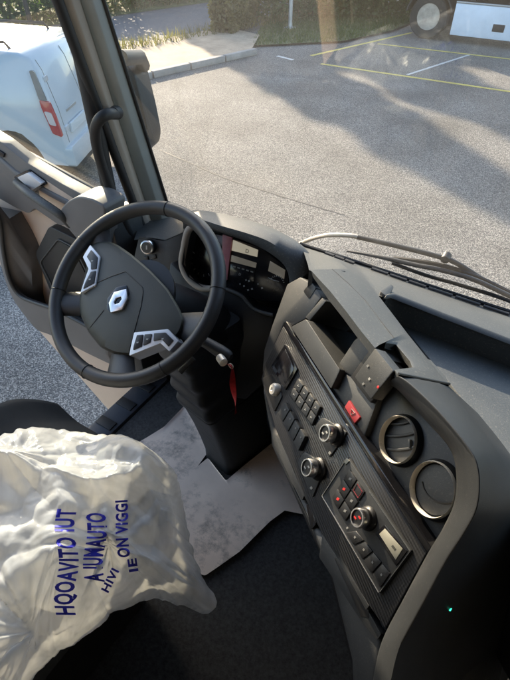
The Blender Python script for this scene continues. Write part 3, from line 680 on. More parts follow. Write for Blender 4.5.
# top between the console and the glass
rear = [TOP(x, y) for x, y in ((309, 270), (313, 271.5), (347, 269.5), (362, 281), (378, 296), (390, 297), (440, 316), (510, 343), (640, 394), (800, 455))]
front = [WIND(x, y, .012) for x, y in ((300, 245), (305, 247), (322, 252.5), (337, 257), (352, 262), (368, 267), (425, 286), (510, 313.5), (640, 355), (800, 405))]
rg = []
for a, b in zip(rear, front):
    rg.append([a + V((0, 0, -.06)), a, a * .93 + b * .07 + V((0, 0, .004)), a * .5 + b * .5 + V((0, 0, .008)), a * .12 + b * .88, b, b + V((0, .0, -.08))])
rg2 = []
for i in range(len(rg) - 1):
    for q in range(4): rg2.append([p * (1 - q / 4) + r_ * (q / 4) for p, r_ in zip(rg[i], rg[i + 1])])
rg2.append(rg[-1])
obj('dash_top', sweep(rg2, closed_ring=False), 'dash_grey', dash, ang=50)
for i0, i1 in ((2, 4), (5, 6), (6, 7)):
    for q in range(3):
        a = [rear[i0].lerp(rear[i1], t_).lerp(front[i0].lerp(front[i1], t_), .87) + V((0, 0, .006)) for t_ in (q / 3 + .02, (q + 1) / 3 - .02)]
        obj('defrost_slot', tube(a, .006, 8, flat=.5), 'black', dash)
obj('screen_gasket', tube([p + V((0, 0, .004)) for p in front], .006, 8), 'black', dash)
# tray
TR = [(388, 300), (510, 345), (800, 458), (900, 700), (640, 650), (560, 545), (505, 455), (450, 383), (408, 332), (380, 300)]
tf = [TOP(x, y, -.055) for x, y in TR]
obj('tray_floor', prism(tf, TOP.n * -.02), 'tray_floor', dash, .004)
obj('passenger_fascia', sweep([[p + V((0, .02, -.022)), p + V((0, 0, -.005)), p + V((0, -.012, .018)), p + V((.004, -.03, .014)), p + V((.004, -.035, -.03)), p + V((.01, .02, -.36)), p + V((.01, .06, -.36))] for p in (tf[3], tf[4], tf[5], tf[5].lerp(tf[6], .5))]), 'dash_dark', dash, ang=50)
obj('tray_wall', sweep([[TOP(x, y, -.056), TOP(x, y, .001), TOP(x, y, .001) + V((0, .018, .003)), TOP(x, y, -.056) + V((0, .018, 0))] for x, y in ((383, 300), (391, 298.5), (440, 318), (510, 345), (640, 396), (800, 458))]), 'dash_mid', dash, .004)
obj('tray_clip', prism(TOP.pts(rnd([(380, 291), (391, 284), (394, 287), (388, 297)], 1.5), .006), TOP.n * -.02), 'dash_dark', dash, .002)
# padded strip over the storage box, with a notch for the lever box
def pad_rings(L): return [[l_ - FACE.n * .09, l_, t_, t_.lerp(k_, .12) + V((0, 0, .003)), t_.lerp(k_, .9) + V((0, 0, .002)), k_, k_ + TOP.n * -.07] for l_, t_, k_ in L]
pl = []
for l_, t_, k_ in zip([(313, 277), (328, 299), (343, 318), (357, 337), (371.5, 355)], [(311.5, 271), (330, 291), (346, 311), (361, 331), (375, 348)], [(347, 269.5), (362, 281), (378, 295), (393, 314.5), (407, 333)]):
    pl.append((FACE(*l_, .045), FACE(*t_, .05), TOP(*k_, .002)))
obj('dash_pad', sweep(pad_rings(pl), closed_ring=False), 'dash_grey', dash, ang=35)
obj('stitch_seam', tube([t_.lerp(k_, .55) + V((0, 0, .0024)) for _, t_, k_ in pl], .0011, 6), 'black', dash)
tA, tB, kA, kB = FACE(375, 348, .05), FACE(398, 375.5, .05), TOP(407, 333, .002), TOP(449, 385.5, .002)
p2 = []
for q, w_ in ((0, .30), (.12, .50), (.55, .52), (.72, .45), (.80, .03), (1, 0)):
    t_ = tA.lerp(tB, q).lerp(kA.lerp(kB, q), w_); p2.append((t_ + V((0, 0, -.012)), t_, kA.lerp(kB, q)))
obj('dash_pad', sweep(pad_rings(p2), closed_ring=False), 'dash_grey', dash, ang=35, label='notched piece of the dash pad')
obj('pad_seam', tube([tB.lerp(kB, q) + V((0, 0, .0035)) for q in (0, .3, .6, 1)], .0022, 6), 'black', dash)
obj('pad_seam', tube([TOP(x, y, .0075) for x, y in ((327, 272), (338, 271), (345, 271.5))], .0015, 6), 'black', dash)
# console surround
I_ = [(387, 384), (399, 391), (425, 420), (448, 446), (455.5, 468), (455, 499), (444, 526), (428, 553), (405, 596), (382, 641), (373, 680), (368, 715)]
O_ = [(398.5, 376.5), (411, 385), (438, 411), (467, 446), (478, 470), (477, 505), (464, 532), (446, 560), (424, 601), (401, 643), (391, 680), (386, 715)]
B_ = [(449.5, 387), (456, 395), (474, 418), (500, 452), (514, 480), (518, 512), (508, 545), (492, 578), (468, 618), (442, 658), (428, 690), (420, 720)]
sr = []
for i in range(12):
    a = FACE(*I_[i], .032); o_ = FACE(*O_[i], .048)
    hb = -.075 if i < 4 else -.10
    b = TOP(*B_[i], .002) if i < 3 else FACE(*B_[i], hb)
    sr.append([FACE(*I_[i], -.02), a, a.lerp(o_, .2) + FACE.n * .004, a.lerp(o_, .8) + FACE.n * .0025, o_, o_.lerp(b, .25) + V((.004, 0, .004)), o_.lerp(b, .7) + V((.005, .002, .003)), b, b - FACE.n * .25 + V((.0, 0, -.12))])
sr2 = []
for i in range(12): sr2.append(sr[i])
cols = [smooth_path([r[k] for r in sr2], 5) for k in range(9)]
obj('console_surround', sweep([[c[i] for c in cols] for i in range(len(cols[0]))], closed_ring=False), 'dash_surround', dash, ang=45)
st = smooth_path([FACE(*p, .0505) for p in O_[:10]], 5)
obj('stitch_seam', tube(st, .0013, 6), 'black', dash)
led = FACE(449, 603, -.01)
lp_ = sr[8][5].lerp(sr[8][6], .45) ; obj('indicator_light', lathe(lp_, (FACE.n + FACE.u * .6), [(.0016, -.004), (.0016, .0008), (0, .0012)], 10), 'green_lit', dash)
# console panels
panel('console_core', [(266, 345), (303, 276), (398, 386), (456, 455), (458, 505), (384, 640), (360, 700), (330, 575), (272, 445)], FACE, -.34, -.135, 'black', dash, 0)
panel('vent_panel', [(364, 438), (376, 408), (388, 384), (400, 390), (426, 420), (455, 452), (461, 480), (458, 506), (431, 553)], FACE, -.03, -.010, 'dash_mid', dash, .002)
panel('gloss_strip', [(286, 321), (299, 341), (339, 403), (432, 548), (427, 554), (336, 409), (283, 326)], FACE, -.02, .012, 'black_gloss', dash, .002)
fas = panel('console_fascia', [(283, 326), (338, 411), (427, 552), (385, 629), (351, 580), (321, 533), (303, 494), (275, 428), (261, 379), (266, 362)], FACE, -.03, .004, 'carbon_weave', dash, .002, label='carbon-look control panel with knobs and buttons')
panel('side_panel', [(287, 284), (300, 277), (313, 284), (321, 297), (306, 318), (292, 326), (284, 323), (262, 374), (264, 350), (272, 325)], FACE, -.09, .0, 'dash_mid', dash, .003)
panel('coin_pocket', [(303, 291), (311, 281.5), (316, 288), (309, 299)], FACE, -.02, .0012, 'black', dash, .0005, r=2)
panel('storage_lip', [(306, 319), (340, 370), (331, 389), (291, 327)], FACE, -.03, .016, 'dash_mid', dash, .004, r=2, seg=3)
panel('storage_frame', [(354, 340), (363, 333), (376, 350), (353, 377.5), (344, 372), (337, 366)], FACE, -.1, .004, 'dash_mid', dash, .003)
panel('storage_frame', [(305, 317), (322, 297.5), (326, 301), (309, 321)], FACE, -.1, .002, 'dash_mid', dash, .002)
obj('storage_floor', prism([FACE(307, 320, 0), FACE(338, 368, 0), FACE(338, 368, 0) - FACE.n * .13, FACE(307, 320, 0) - FACE.n * .13], FACE.v * -.004), 'dash_dark', dash)
panel('switch_panel', [(331, 390), (344, 372), (354, 378), (370, 402), (378, 398), (364, 437)], FACE, -.05, .002, 'dash_mid', dash, .003)
lev = obj('lever_box', prism([FACE(x, y, .050) for x, y in rnd([(375, 348), (393.5, 371), (371, 399), (354.5, 377)], 1.5)], FACE.n * -.022), 'dash_mid', dash, .002)
obj('box_surround', prism([FACE(x, y, .010) for x, y in [(372, 346), (398, 372), (370, 403), (350, 377)]], FACE.n * -.03), 'black', dash, .002)
for k, (x, y, m) in enumerate(((367.5, 366, 'icon_dim'), (369, 379, 'icon'), (363, 384, 'icon_dim'))):
    obj('symbol', prism([FACE(x + a, y + b, .0512) for a, b in ((-1.2, -.2), (.2, -1.6), (1.4, .2), (0, 1.6))], FACE.n * -.002), m, lev)
obj('warning_lamp', lathe(FACE(378, 387, .0505), FACE.n, [(.0022, -.003), (.0022, .0003), (0, .0008)], 10), 'red_lit', lev)
hz = panel('hazard_button', [(349, 400), (360, 417.5), (354.5, 423.5), (344.5, 407)], FACE, -.01, .0055, 'red_button', dash, .0015, r=1)
obj('symbol', tube([FACE(x, y, .0062) for x, y in ((351.5, 409), (355, 413), (351, 414.5))], .0006, 6, closed=True), 'icon', hz)
# air vents
def vent(cx, cy, r, closed):
    c = FACE(cx, cy, -.010)
    v = obj('air_vent', lathe(c, FACE.n, [(r * 1.10, -.005), (r * 1.10, .004), (r * 1.02, .010), (r * .98, .004), (r * .97, -.05), (0, -.05)], 56), 'black', dash)
    obj('chrome_ring', lathe(c, FACE.n, [(r * .945, .004), (r * .948, .0115), (r * .975, .0145), (r * 1.012, .0115), (r * 1.012, .004)], 64, True), 'chrome', v)
    d = (FACE(cx + 9, cy - 1) - FACE(cx - 9, cy + 1)).normalized(); e = FACE.n.cross(d)
    if closed:
        obj('flap', lathe(c, FACE.n, [(r * .91, -.01), (r * .91, .003), (r * .88, .005), (0, .008)], 48), 'dash_mid', v)
        obj('flap_gap', tube(smooth_path([FACE(cx + a, cy + b, -.010 + .0068) for a, b in ((-15.5, -8), (-13.5, -1), (-9, 6), (-3, 10.5), (4, 13), (11, 13), (15, 12))], 5), .0014, 6), 'black', v)
    else:
        for k in (-.36, .22, .72):
            hw = r * .91 * math.sqrt(1 - k * k); p = c + e * r * k
            q = [p + d * hw * s_ + FACE.n * .003 - e * (.003 * (1 - s_ * s_)) for s_ in (-1, -.6, -.2, .2, .6, 1)]
            obj('slat', sweep([[x, x + e * .0035, x - FACE.n * .022 + e * .0125, x - FACE.n * .022 + e * .009] for x in q]), 'dash_dark', v, .0005)
        obj('slat_tab', prism([c + d * (a * r) + e * (b * r) + FACE.n * .0055 for a, b in ((.42, -.38), (.50, -.38), (.50, -.02), (.42, -.02))], FACE.n * -.012), 'dash_grey', v, .001)
vent(402.6, 440.3, .0365, False); vent(437.7, 489.8, .0385, True)
# rotary knobs
def knob(px, py, r, hb, ht, redface=False, par=None):
    top = FACE(px, py, ht); n = FACE.n; b = top - n * (ht - hb)
    k = obj('control_knob', lathe(b, n, [(r * 1.25, 0), (r * 1.22, .003), (r * 1.0, .006), (r * .98, (ht - hb) * .6), (r * .96, ht - hb - .002)], 40), 'black', par or dash)
    obj('knob_ring', lathe(b, n, [(r * .97, (ht - hb) * .45), (r * 1.0, (ht - hb) * .5), (r * .99, ht - hb - .001), (r * .93, ht - hb + .0008), (r * .80, ht - hb + .0008), (r * .78, ht - hb - .002)], 44, True), 'silver', k)
    obj('knob_face', lathe(b, n, [(r * .79, ht - hb - .002), (0, ht - hb - .001)], 32), 'black', k)
    for s in (-.3, .25):
        obj('symbol', prism([top + FACE.u * (r * (a + s * .6)) + FACE.v * (r * (bb + s)) + n * -.0004 for a, bb in ((-.18, -.08), (.18, -.02), (.15, .12), (-.2, .06))], n * -.001), 'red_lit' if redface else 'icon', k)
    return k
panel('knob_plate', [(314, 427), (322, 417), (347, 432), (329, 458)], FACE, 0, .0075, 'dash_dark', dash, .001, r=3)
panel('knob_plate', [(297, 463), (304, 451), (325, 466), (312, 498)], FACE, 0, .0075, 'dash_dark', dash, .001, r=3)
knob(324.5, 433, .0158, .0075, .034); knob(306.5, 467.5, .0165, .0075, .034)
for x, y in ((329.5, 453), (311, 488)):
    obj('symbol', prism([FACE(x + a, y + b, .0084) for a, b in ((-1.5, 0), (0, -2), (1.6, .3), (.2, 2))], FACE.n * -.001), 'icon_dim', fas)
# left end of the fascia: display recess, chrome lock, button blocks
panel('mini_display', [(271, 366), (285, 344), (297, 369), (285, 390)], FACE, 0, .0085, 'black_gloss', fas, .0015, r=1)
panel('display_glass', [(274, 366), (285, 349), (294, 369), (285, 384)], FACE, .004, .0095, 'screen_dark', fas, .001)
obj('ignition_lock', lathe(FACE(272, 389, .018), FACE.n, [(.014, -.016), (.014, -.004), (.011, .0), (.004, .001), (0, -.003)], 24), 'chrome', fas)
obj('lock_surround', prism(FACE.pts(rnd([(262, 378), (272, 374), (282, 396), (274, 412)], 2), .0065), FACE.n * -.01), 'black', fas, .001)
blk = [(288.8, 395), (297.7, 378), (320.6, 406.5), (311.8, 426)]
bb = panel('button_block', blk, FACE, 0, .007, 'black', fas, .001, r=1)
for i in range(2):
    for j in range(4):
        c = inset(quad(blk, i, 2, j, 4), .86)
        b = panel('button', c, FACE, .004, .0105, 'dash_dark', fas, .0008)
        cx = sum(p[0] for p in c) / 4; cy = sum(p[1] for p in c) / 4
        obj('symbol', prism([FACE(cx + a, cy + b_, .0112) for a, b_ in ((-1.3, -.2), (-.2, -1.3), (.1, -.9), (-.5, -.1), (.9, .2), (.5, .9))], FACE.n * -.001), 'icon', fas)
rk = [(277, 413), (284.5, 401), (305.5, 436), (298, 452)]
for j in range(4):
    c = inset(quad(rk, 0, 1, j, 4), .90)
    panel('rocker_switch', c, FACE, .0, .011 + .002 * (j % 2), 'dash_dark', fas, .0012)
    cx = sum(p[0] for p in c) / 4; cy = sum(p[1] for p in c) / 4
    obj('symbol', prism([FACE(cx + 1.5 + a, cy - 2 + b_, .0145) for a, b_ in ((-.8, 0), (.1, -1), (.8, .2), (-.1, 1))], FACE.n * -.001), 'icon_dim', fas)
# climate panel
hv = [(321.3, 496), (347.3, 456.4), (411, 551), (378.8, 594)]
cp = panel('climate_panel', hv, FACE, 0, .009, 'dash_dark', dash, .002, r=1.5)
obj('panel_edge', tube([FACE(x, y, .0098) for x, y in ((347, 458), (322.2, 496), (378.8, 592.5))], .0011, 6), 'silver', cp)
obj('panel_edge', tube([FACE(x, y, .0098) for x, y in ((380, 592), (410, 551.5), (369, 491))], .0007, 6), 'dash_grey', cp)
panel('amber_label', [(343.5, 461.5), (347, 457.8), (349.3, 461), (345.5, 465)], FACE, .006, .0105, 'lcd', cp, .0005)
g = [(331, 498), (349, 468), (365, 492), (345, 522)]
for i in range(3):
    for j in range(2):
        c = inset(quad([g[0], g[1], g[2], g[3]], i, 3, j, 2), .9)
        b = panel('button', c, FACE, .006, .0118, 'black', cp, .0008)
        cx = sum(p[0] for p in c) / 4; cy = sum(p[1] for p in c) / 4; m = 'red_lit' if (i, j) in ((0, 0), (1, 0)) else 'icon_dim'
        if (i, j) == (2, 1): obj('symbol', tube([FACE(x, y, .0123) for x, y in inset(c, .7)], .0005, 6, closed=True), 'red_button', cp)
        else: obj('symbol', prism([FACE(cx + a, cy + b_, .0124) for a, b_ in ((-1.6, .3), (-.3, -1.6), (1.8, -.5), (.5, 1.6))], FACE.n * -.001), m, cp)
knob(357, 517.8, .0150, .009, .032, True, cp)
panel('lcd_bezel', [(375, 533), (384.6, 524.5), (407, 551), (396, 566)], FACE, .006, .0105, 'black_gloss', cp, .001, r=1)
panel('lcd_display', [(379, 534), (384.6, 528.5), (402.5, 549), (395.5, 560)], FACE, .008, .0112, 'lcd', cp, .0005)
obj('lcd_figure', prism([FACE(x, y, .0116) for x, y in ((391, 546), (393, 545), (396, 549), (394.5, 550.5))], FACE.n * -.001), 'lcd_ink', cp)
g = [(342, 526), (352, 517), (391, 575), (380, 588)]
for j in range(4):
    c = inset(quad([(344.5, 532), (356, 530), (391, 573), (380, 589)], 0, 1, j, 4), .88)
    panel('button', c, FACE, .006, .0112, 'black', cp, .0008)
    cx = sum(p[0] for p in c) / 4; cy = sum(p[1] for p in c) / 4
    obj('symbol', prism([FACE(cx + a, cy + b_, .0118) for a, b_ in ((-1, 0), (0, -1.6), (1.1, .3), (.1, 1.6))], FACE.n * -.001), 'icon_dim', cp)
for x, y in ((362, 495), (347, 528), (372, 528)):
    obj('symbol', prism([FACE(x + a, y + b_, .0100) for a, b_ in ((-1, 0), (0, -1.4), (1.1, .3), (.1, 1.4))], FACE.n * -.001), 'icon_dim', cp)
# lower console
lo = panel('lower_console', [(259, 382), (275, 429), (303, 495), (321, 534), (352, 583), (385, 631), (376, 690), (368, 730), (352, 730), (349, 660), (330, 580), (301, 512), (272, 450)], FACE, -.32, -.012, 'dash_dark', dash, .012, seg=3)
panel('flap', [(275, 434), (281, 440), (306, 490), (302, 501), (290, 480)], FACE, -.02, -.006, 'dash_mid', lo, .003, r=2)
panel('socket', [(306, 505), (310, 503), (316, 524), (311, 530)], FACE, -.02, -.008, 'black_gloss', lo, .002, r=1.5)
dr = panel('drawer', [(323, 531), (334, 551), (381, 634), (377, 640), (361, 621), (319, 557)], FACE, -.02, -.006, 'dash_dark', lo, .003, r=1.5)
panel('drawer_slot', [(334.5, 559), (338, 556), (368, 607), (369, 618), (361, 617)], FACE, -.02, -.0055, 'black', lo, .001, r=1)
obj('drawer_pull', prism(FACE.pts(rnd([(333, 550), (336.5, 549), (369, 606), (366, 610)], 1), .004), FACE.n * -.02), 'dash_mid', lo, .002)

# ------------------------------------------------------------------ instrument cluster (part of the dashboard)
FBp = [(186, 226), (200, 226), (218.5, 232), (240, 239), (261, 248), (274, 256), (283, 264), (288, 273), (289.5, 283)]
FTp = [(186, 220), (200, 219.5), (220, 225.5), (243, 232), (266, 240), (280, 249), (291, 259), (296, 270), (296.5, 283)]
SLp = [(180, 216), (196, 212.5), (213, 213.5), (243.5, 220), (270, 228), (290, 237), (306, 249), (313, 262), (311, 276)]
rg = []
for i in range(9):
    b, f, s = CLUS(*FBp[i], .085), CLUS(*FTp[i], .09), CLUS(*SLp[i], (-.035, -.035, -.035, -.035, -.03, -.01, .03, .06, .07)[i])
    ib = b - CLUS.n * .085 + V((0, 0, -.004))
    rg.append([ib, b, b.lerp(f, .5) + CLUS.n * .004, f, f.lerp(s, .3) + V((0, 0, .012)), f.lerp(s, .7) + V((0, 0, .014)), s, s + V((0, .01, -.03)), s + V((0, -.0, -.12))])
cols = [smooth_path([r[k] for r in rg], 4) for k in range(9)]
obj('cluster_hood', sweep([[c[i] for c in cols] for i in range(len(cols[0]))], closed_ring=False), 'dash_grey', dash, ang=60)
scr = panel('cluster_screen', [(196, 230), (219, 234), (262, 248), (285, 266), (289, 283), (281, 302), (258, 301), (222, 287), (202, 288), (186, 276), (184, 252)], CLUS, -.05, 0, 'screen_dark', dash, .003, r=4)
obj('bezel', tube(smooth_path([CLUS(x, y, h) for x, y, h in ((196, 224, .06), (188, 231, .06), (184, 248, .05), (182, 264, .045), (188, 278, .045), (202, 288, .045), (224, 288, .045))], 6), .010, 12), 'pillar_brown', dash)
obj('binnacle_side', sweep([[CLUS(x, y, .06), CLUS(x + 9, y + 1, 0)] for x, y in ((195, 226), (188, 234), (184, 250), (182, 264), (188, 277), (202, 287))], closed_ring=False), 'dash_dark', dash)
obj('lower_trim', tube(smooth_path([CLUS(x, y, .05) for x, y in ((218, 286.5), (226, 289), (241, 295.5), (247, 302), (254, 309), (264, 313), (273, 315))], 5), .0055, 10), 'dash_grey', dash)
obj('lower_cover', prism(CLUS.pts([(170, 262), (186, 278), (203, 290), (224, 290.5), (240, 297), (252, 309), (274, 316), (268, 350), (262, 385), (245, 400), (190, 390), (160, 330)], .045), CLUS.n * -.06), 'black', dash, .006)
for nm, P, m in (('display_zone', [(233, 240), (258, 250), (257, 257), (231.5, 250.5)], 'screen_pale'), ('display_zone', [(231.5, 255), (256.5, 263), (255.5, 268), (230.5, 261.5)], 'screen_mid'), ('display_zone', [(230.3, 263.5), (255.3, 270), (253, 284), (228.5, 276.5)], 'screen_dark'), ('display_zone', [(270, 261), (285, 270), (284, 279), (268, 271)], 'screen_mid')):
    panel(nm, P, CLUS, -.002, .0018, m, scr, .0004)
panel('film_strip', [(222.5, 234.5), (232, 237.5), (227, 280), (221.5, 283.5)], CLUS, -.002, .006, 'pink_film', scr, .0004, label='pink protective film strip on the screen')
def glyph(body, plane, px, py, h, size, m, parent, name='digit', ax=None):
    g = font_geo(body, size, 0); c = plane(px, py, h)
    return obj(name, ([c + plane.u * p.x + plane.v * p.y for p in g[0]], g[1]), m, parent, flat=True)
glyph('D', CLUS, 245, 252.5, .0026, .016, 'lcd_ink', scr, 'gear_letter'); glyph('D', CLUS, 238.5, 275, .0026, .010, 'icon', scr, 'gear_letter')
for k, (x, y) in enumerate(((240, 284), (244, 286), (249, 281), (246, 280), (252, 289), (248, 290), (258, 284), (262, 288))):
    obj('tell_tale', prism([CLUS(x + a, y + b, .0022) for a, b in ((-1, -.6), (.6, -1), (1, .6), (-.6, 1))], CLUS.n * -.001), 'icon' if k % 3 else 'icon_dim', scr)
for k in range(7):
    t_ = rad(150 + k * 26); c0 = CLUS(203, 262, .002); obj('dial_tick', prism([c0 + CLUS.u * (r * math.cos(t_ + e)) + CLUS.v * (r * math.sin(t_ + e)) for r, e in ((.036, -.03), (.044, -.025), (.044, .025), (.036, .03))], CLUS.n * -.001), 'icon', scr)
for k in range(9):
    t_ = rad(20 + k * 17); c0 = CLUS(277, 283, .0022); obj('dial_tick', prism([c0 + CLUS.u * (r * math.cos(t_ + e)) + CLUS.v * (r * math.sin(t_ + e)) for r, e in ((.018, -.05), (.022, -.04), (.022, .04), (.018, .05))], CLUS.n * -.001), 'icon', scr)
for k in range(5):
    panel('display_row', [(233 + k * 4.4, 265.6 + k * 1.3), (235.6 + k * 4.4, 266.4 + k * 1.3), (235.4 + k * 4.4, 267.6 + k * 1.3), (232.8 + k * 4.4, 266.8 + k * 1.3)], CLUS, -.001, .0024, 'icon_dim', scr, 0)
obj('dial_arc', tube([CLUS(x, y, .003) for x, y in ((268, 277.5), (273, 280), (279, 281.5))], .0012, 6), 'icon', scr)
# left end of the dash: top, switch panel and light knob
LP = Plane((-.98, .96, 2.1), (.25, -.9, .35))
panel('left_panel', [(139, 236), (164, 241), (192, 229), (186, 250), (182, 272), (166, 290), (140, 280), (134, 258)], LP, -.12, 0, 'dash_dark', dash, .006, r=3)
obj('left_top', sweep([[LP(x, y, .004), LP(x2, y2, -.16), LP(x2, y2, -.16) + V((0, 0, -.05))] for x, y, x2, y2 in ((134, 240, 140, 222), (150, 237.5, 158, 220), (165, 240, 178, 215), (193, 228, 200, 211))], closed_ring=False), 'dash_grey', dash)
lk = obj('light_knob', lathe(LP(146.5, 247.5, .022), LP.n, [(.023, -.022), (.022, -.006), (.020, 0), (.0, .001)], 32), 'black', dash)
obj('knob_ring', lathe(LP(146.5, 247.5, .022), LP.n, [(.0205, -.008), (.022, -.006), (.021, .0), (.017, .0015), (.016, -.001)], 36, True), 'silver', lk)
obj('symbol', prism([LP(146.5 + a, 247.5 + b, .0236) for a, b in ((-.6, -2), (.6, -2), (.6, 2), (-.6, 2))], LP.n * -.001), 'icon', lk)
for k, (x, y) in enumerate(((154, 257), (150, 262), (146, 258.5))):
    panel('dash_button', [(x - 2.5, y - 1.8), (x + 1.5, y - 2.4), (x + 2.4, y + 1.6), (x - 1.6, y + 2.4)], LP, -.01, .004, 'black', dash, .001)
# right-hand dash front, below the tray (passenger side)
obj('glove_box', prism([(.25, .80, 2.10), (.25, .86, 1.75), (.25, 1.08, 1.72), (.25, 1.08, 2.10)], (.80, 0, 0)), 'dash_dark', dash, .02)

# ------------------------------------------------------------------ steering wheel
sw = thing('steering_wheel', 'black four-spoke steering wheel with a silver diamond emblem on its hub', 'steering wheel', WC)
NW = WHEEL.n
RR = .2125
rimr = []
for i in range(96):
    t_ = 2 * math.pi * i / 96; d = WHEEL.u * math.cos(t_) + WHEEL.v * math.sin(t_); c = WC + d * RR
    rimr.append([c + d * .0165 * math.cos(a) + NW * .0185 * math.sin(a) for a in [2 * math.pi * k / 16 for k in range(16)]])
rim = obj('rim', sweep(rimr, True, True), 'leather', sw)
def wl(px, py): q = WHEEL(px, py); return WHEEL.uv(q)
for ang in (20, 95, 162, 200, 268, 322):
    t_ = rad(ang); d = WHEEL.u * math.cos(t_) + WHEEL.v * math.sin(t_); c = WC + d * RR
    obj('rim_seam', tube([c + d * .0170 * math.cos(a) + NW * .0190 * math.sin(a) for a in [2 * math.pi * k / 20 for k in range(20)]], .0009, 5, closed=True), 'black', rim)
PADO = [(90, 245), (98, 240.5), (108, 241), (118, 245), (131, 254), (150, 270), (168, 289), (180, 309), (185, 322), (181, 334), (174, 339), (152, 341), (133, 356), (115, 354.5), (101, 348), (88, 332), (80.5, 315), (78.5, 302), (81, 290), (86, 268)]
po = rnd(PADO, 4, 3)
cx = sum(p[0] for p in po) / len(po); cy = sum(p[1] for p in po) / len(po)
rg = [WHEEL.pts(po, -.045), WHEEL.pts(po, -.012), WHEEL.pts(inset(po, .985), -.004), WHEEL.pts(inset(po, .95), .003), WHEEL.pts(inset(po, .8), .008), WHEEL.pts(inset(po, .5), .012), WHEEL.pts(inset(po, .2), .0135)]
pad = obj('hub_cover', sweep(rg), 'pad_plastic', sw, ang=40)
def padh(x, y):      # height of the cover above the wheel plane at a pixel, by its distance from the centre
    best = 1e9
    for s in (.1, .2, .3, .4, .5, .6, .7, .8, .85, .9, .95, 1):
        pass
    a = math.atan2(y - cy, x - cx); d = math.hypot(x - cx, y - cy); k = 1
    for i in range(len(po)):
        x0, y0 = po[i - 1][0] - cx, po[i - 1][1] - cy; x1, y1 = po[i][0] - cx, po[i][1] - cy
        den = math.cos(a) * (y1 - y0) - math.sin(a) * (x1 - x0)
        if abs(den) < 1e-9: continue
        r = (x0 * (y1 - y0) - y0 * (x1 - x0)) / den; s = (math.cos(a) * y0 - math.sin(a) * x0) / (-den)
        if r > 0 and -.001 <= s <= 1.001: k = min(1, d / r); break
    tab = ((0, .0135), (.2, .0135), (.5, .012), (.8, .008), (.95, .003), (.985, -.004), (1, -.008))
    for (k0, h0), (k1, h1) in zip(tab, tab[1:]):
        if k <= k1: return h0 + (h1 - h0) * (k - k0) / (k1 - k0)
    return -.008
def padline(name, pts, r, m, par):
    P = []
    for (x0, y0), (x1, y1) in zip(pts, pts[1:]):
        for i in range(8): x = x0 + (x1 - x0) * i / 8; y = y0 + (y1 - y0) * i / 8; P.append(WHEEL(x, y, padh(x, y)))
    P.append(WHEEL(*pts[-1], padh(*pts[-1])))
    return obj(name, tube(P, r, 6), m, par)
Z1 = lambda L: [(60 + x / 3.643, 230 + y / 3.643) for x, y in L]
padline('cover_seam', Z1([(104, 362), (160, 292)]), .0011, 'black', pad)
padline('cover_seam', Z1([(130, 195), (185, 170), (240, 151), (300, 208), (303, 225), (296, 275), (270, 372), (250, 448)]), .0011, 'black', pad)
bgp = rnd(Z1([(172, 250), (205, 208), (242, 200), (252, 232), (222, 285), (186, 303), (170, 288)]), 1.5)
em = panel('emblem_plate', bgp, WHEEL, .006, .0155, 'black_gloss', sw, .001)
eo = Z1([(196, 226), (241, 214), (246, 248), (226, 290), (184, 300), (177, 266)]); ei = Z1([(204, 248), (222, 242), (224, 252), (215, 265), (199, 271), (196, 262)])
frame('diamond_emblem', eo, ei, WHEEL, .010, .0195, 'silver', em, .0010)
def cluster(outer, cells, hf):
    f = panel('button_frame', Z1(outer), WHEEL, -.03, hf, 'silver_paint', sw, .0012, r=1)
    for c in cells:
        panel('wheel_button', Z1(c), WHEEL, hf - .006, hf + .0022, 'black', f, .0012, r=.6)
        z = Z1(c); x = sum(p[0] for p in z) / len(z); y = sum(p[1] for p in z) / len(z)
        obj('symbol', prism([WHEEL(x + a, y + b, hf + .0026) for a, b in ((-1.2, .6), (-.6, -.9), (0, -.2), (1, -.9), (.9, .2), (0, .9))], WHEEL.n * -.0006), 'icon', f)
cluster([(110, 54), (145, 96), (129, 200), (74, 229), (88, 186), (104, 142), (83, 98)], [[(113, 72), (136, 99), (132, 140), (112, 143), (112, 120), (97, 97)], [(112, 152), (130, 148), (123, 193), (84, 214), (92, 190)]], .0135)
cluster([(270, 373), (394, 361), (430, 404), (398, 442), (366, 412), (252, 458), (258, 425)], [[(280, 383), (302, 381), (296, 424), (266, 437), (268, 422)], [(308, 380), (334, 378), (327, 410), (302, 421)], [(342, 376), (384, 373), (413, 402), (394, 424), (370, 398), (340, 404)]], .0125)
def spoke(a0, a1, b0, b1, name='spoke'):
    """a0,a1 on the cover side, b0,b1 on the rim side (pixels)"""
    rings = []
    for i in range(9):
        t_ = i / 8; p = [(a0[k] + (b0[k] - a0[k]) * t_) for k in (0, 1)]; q = [(a1[k] + (b1[k] - a1[k]) * t_) for k in (0, 1)]
        s = .012 * (1 - t_); mid = ((p[0] + q[0]) / 2, (p[1] + q[1]) / 2)
        rings.append([WHEEL(*p, -.006 - s), WHEEL(*inset([p, q, p, q], .6)[0], .003 - s), WHEEL(*mid, .006 - s), WHEEL(*inset([p, q, p, q], .6)[1], .003 - s), WHEEL(*q, -.006 - s), WHEEL(*q, -.022), WHEEL(*p, -.022)])
    obj(name, sweep(rings), 'leather', sw, ang=50)
spoke((82, 292), (80, 316), (58, 292), (54, 316)); spoke((112, 352), (134, 354), (106, 378), (136, 377))
spoke((178, 313), (176, 338), (205, 312), (196, 343)); spoke((90, 248), (112, 244), (78, 236), (108, 221))
obj('hub', lathe(WC, NW, [(.05, -.12), (.06, -.08), (.085, -.05), (.09, -.03), (.0, -.025)], 28), 'black', sw)

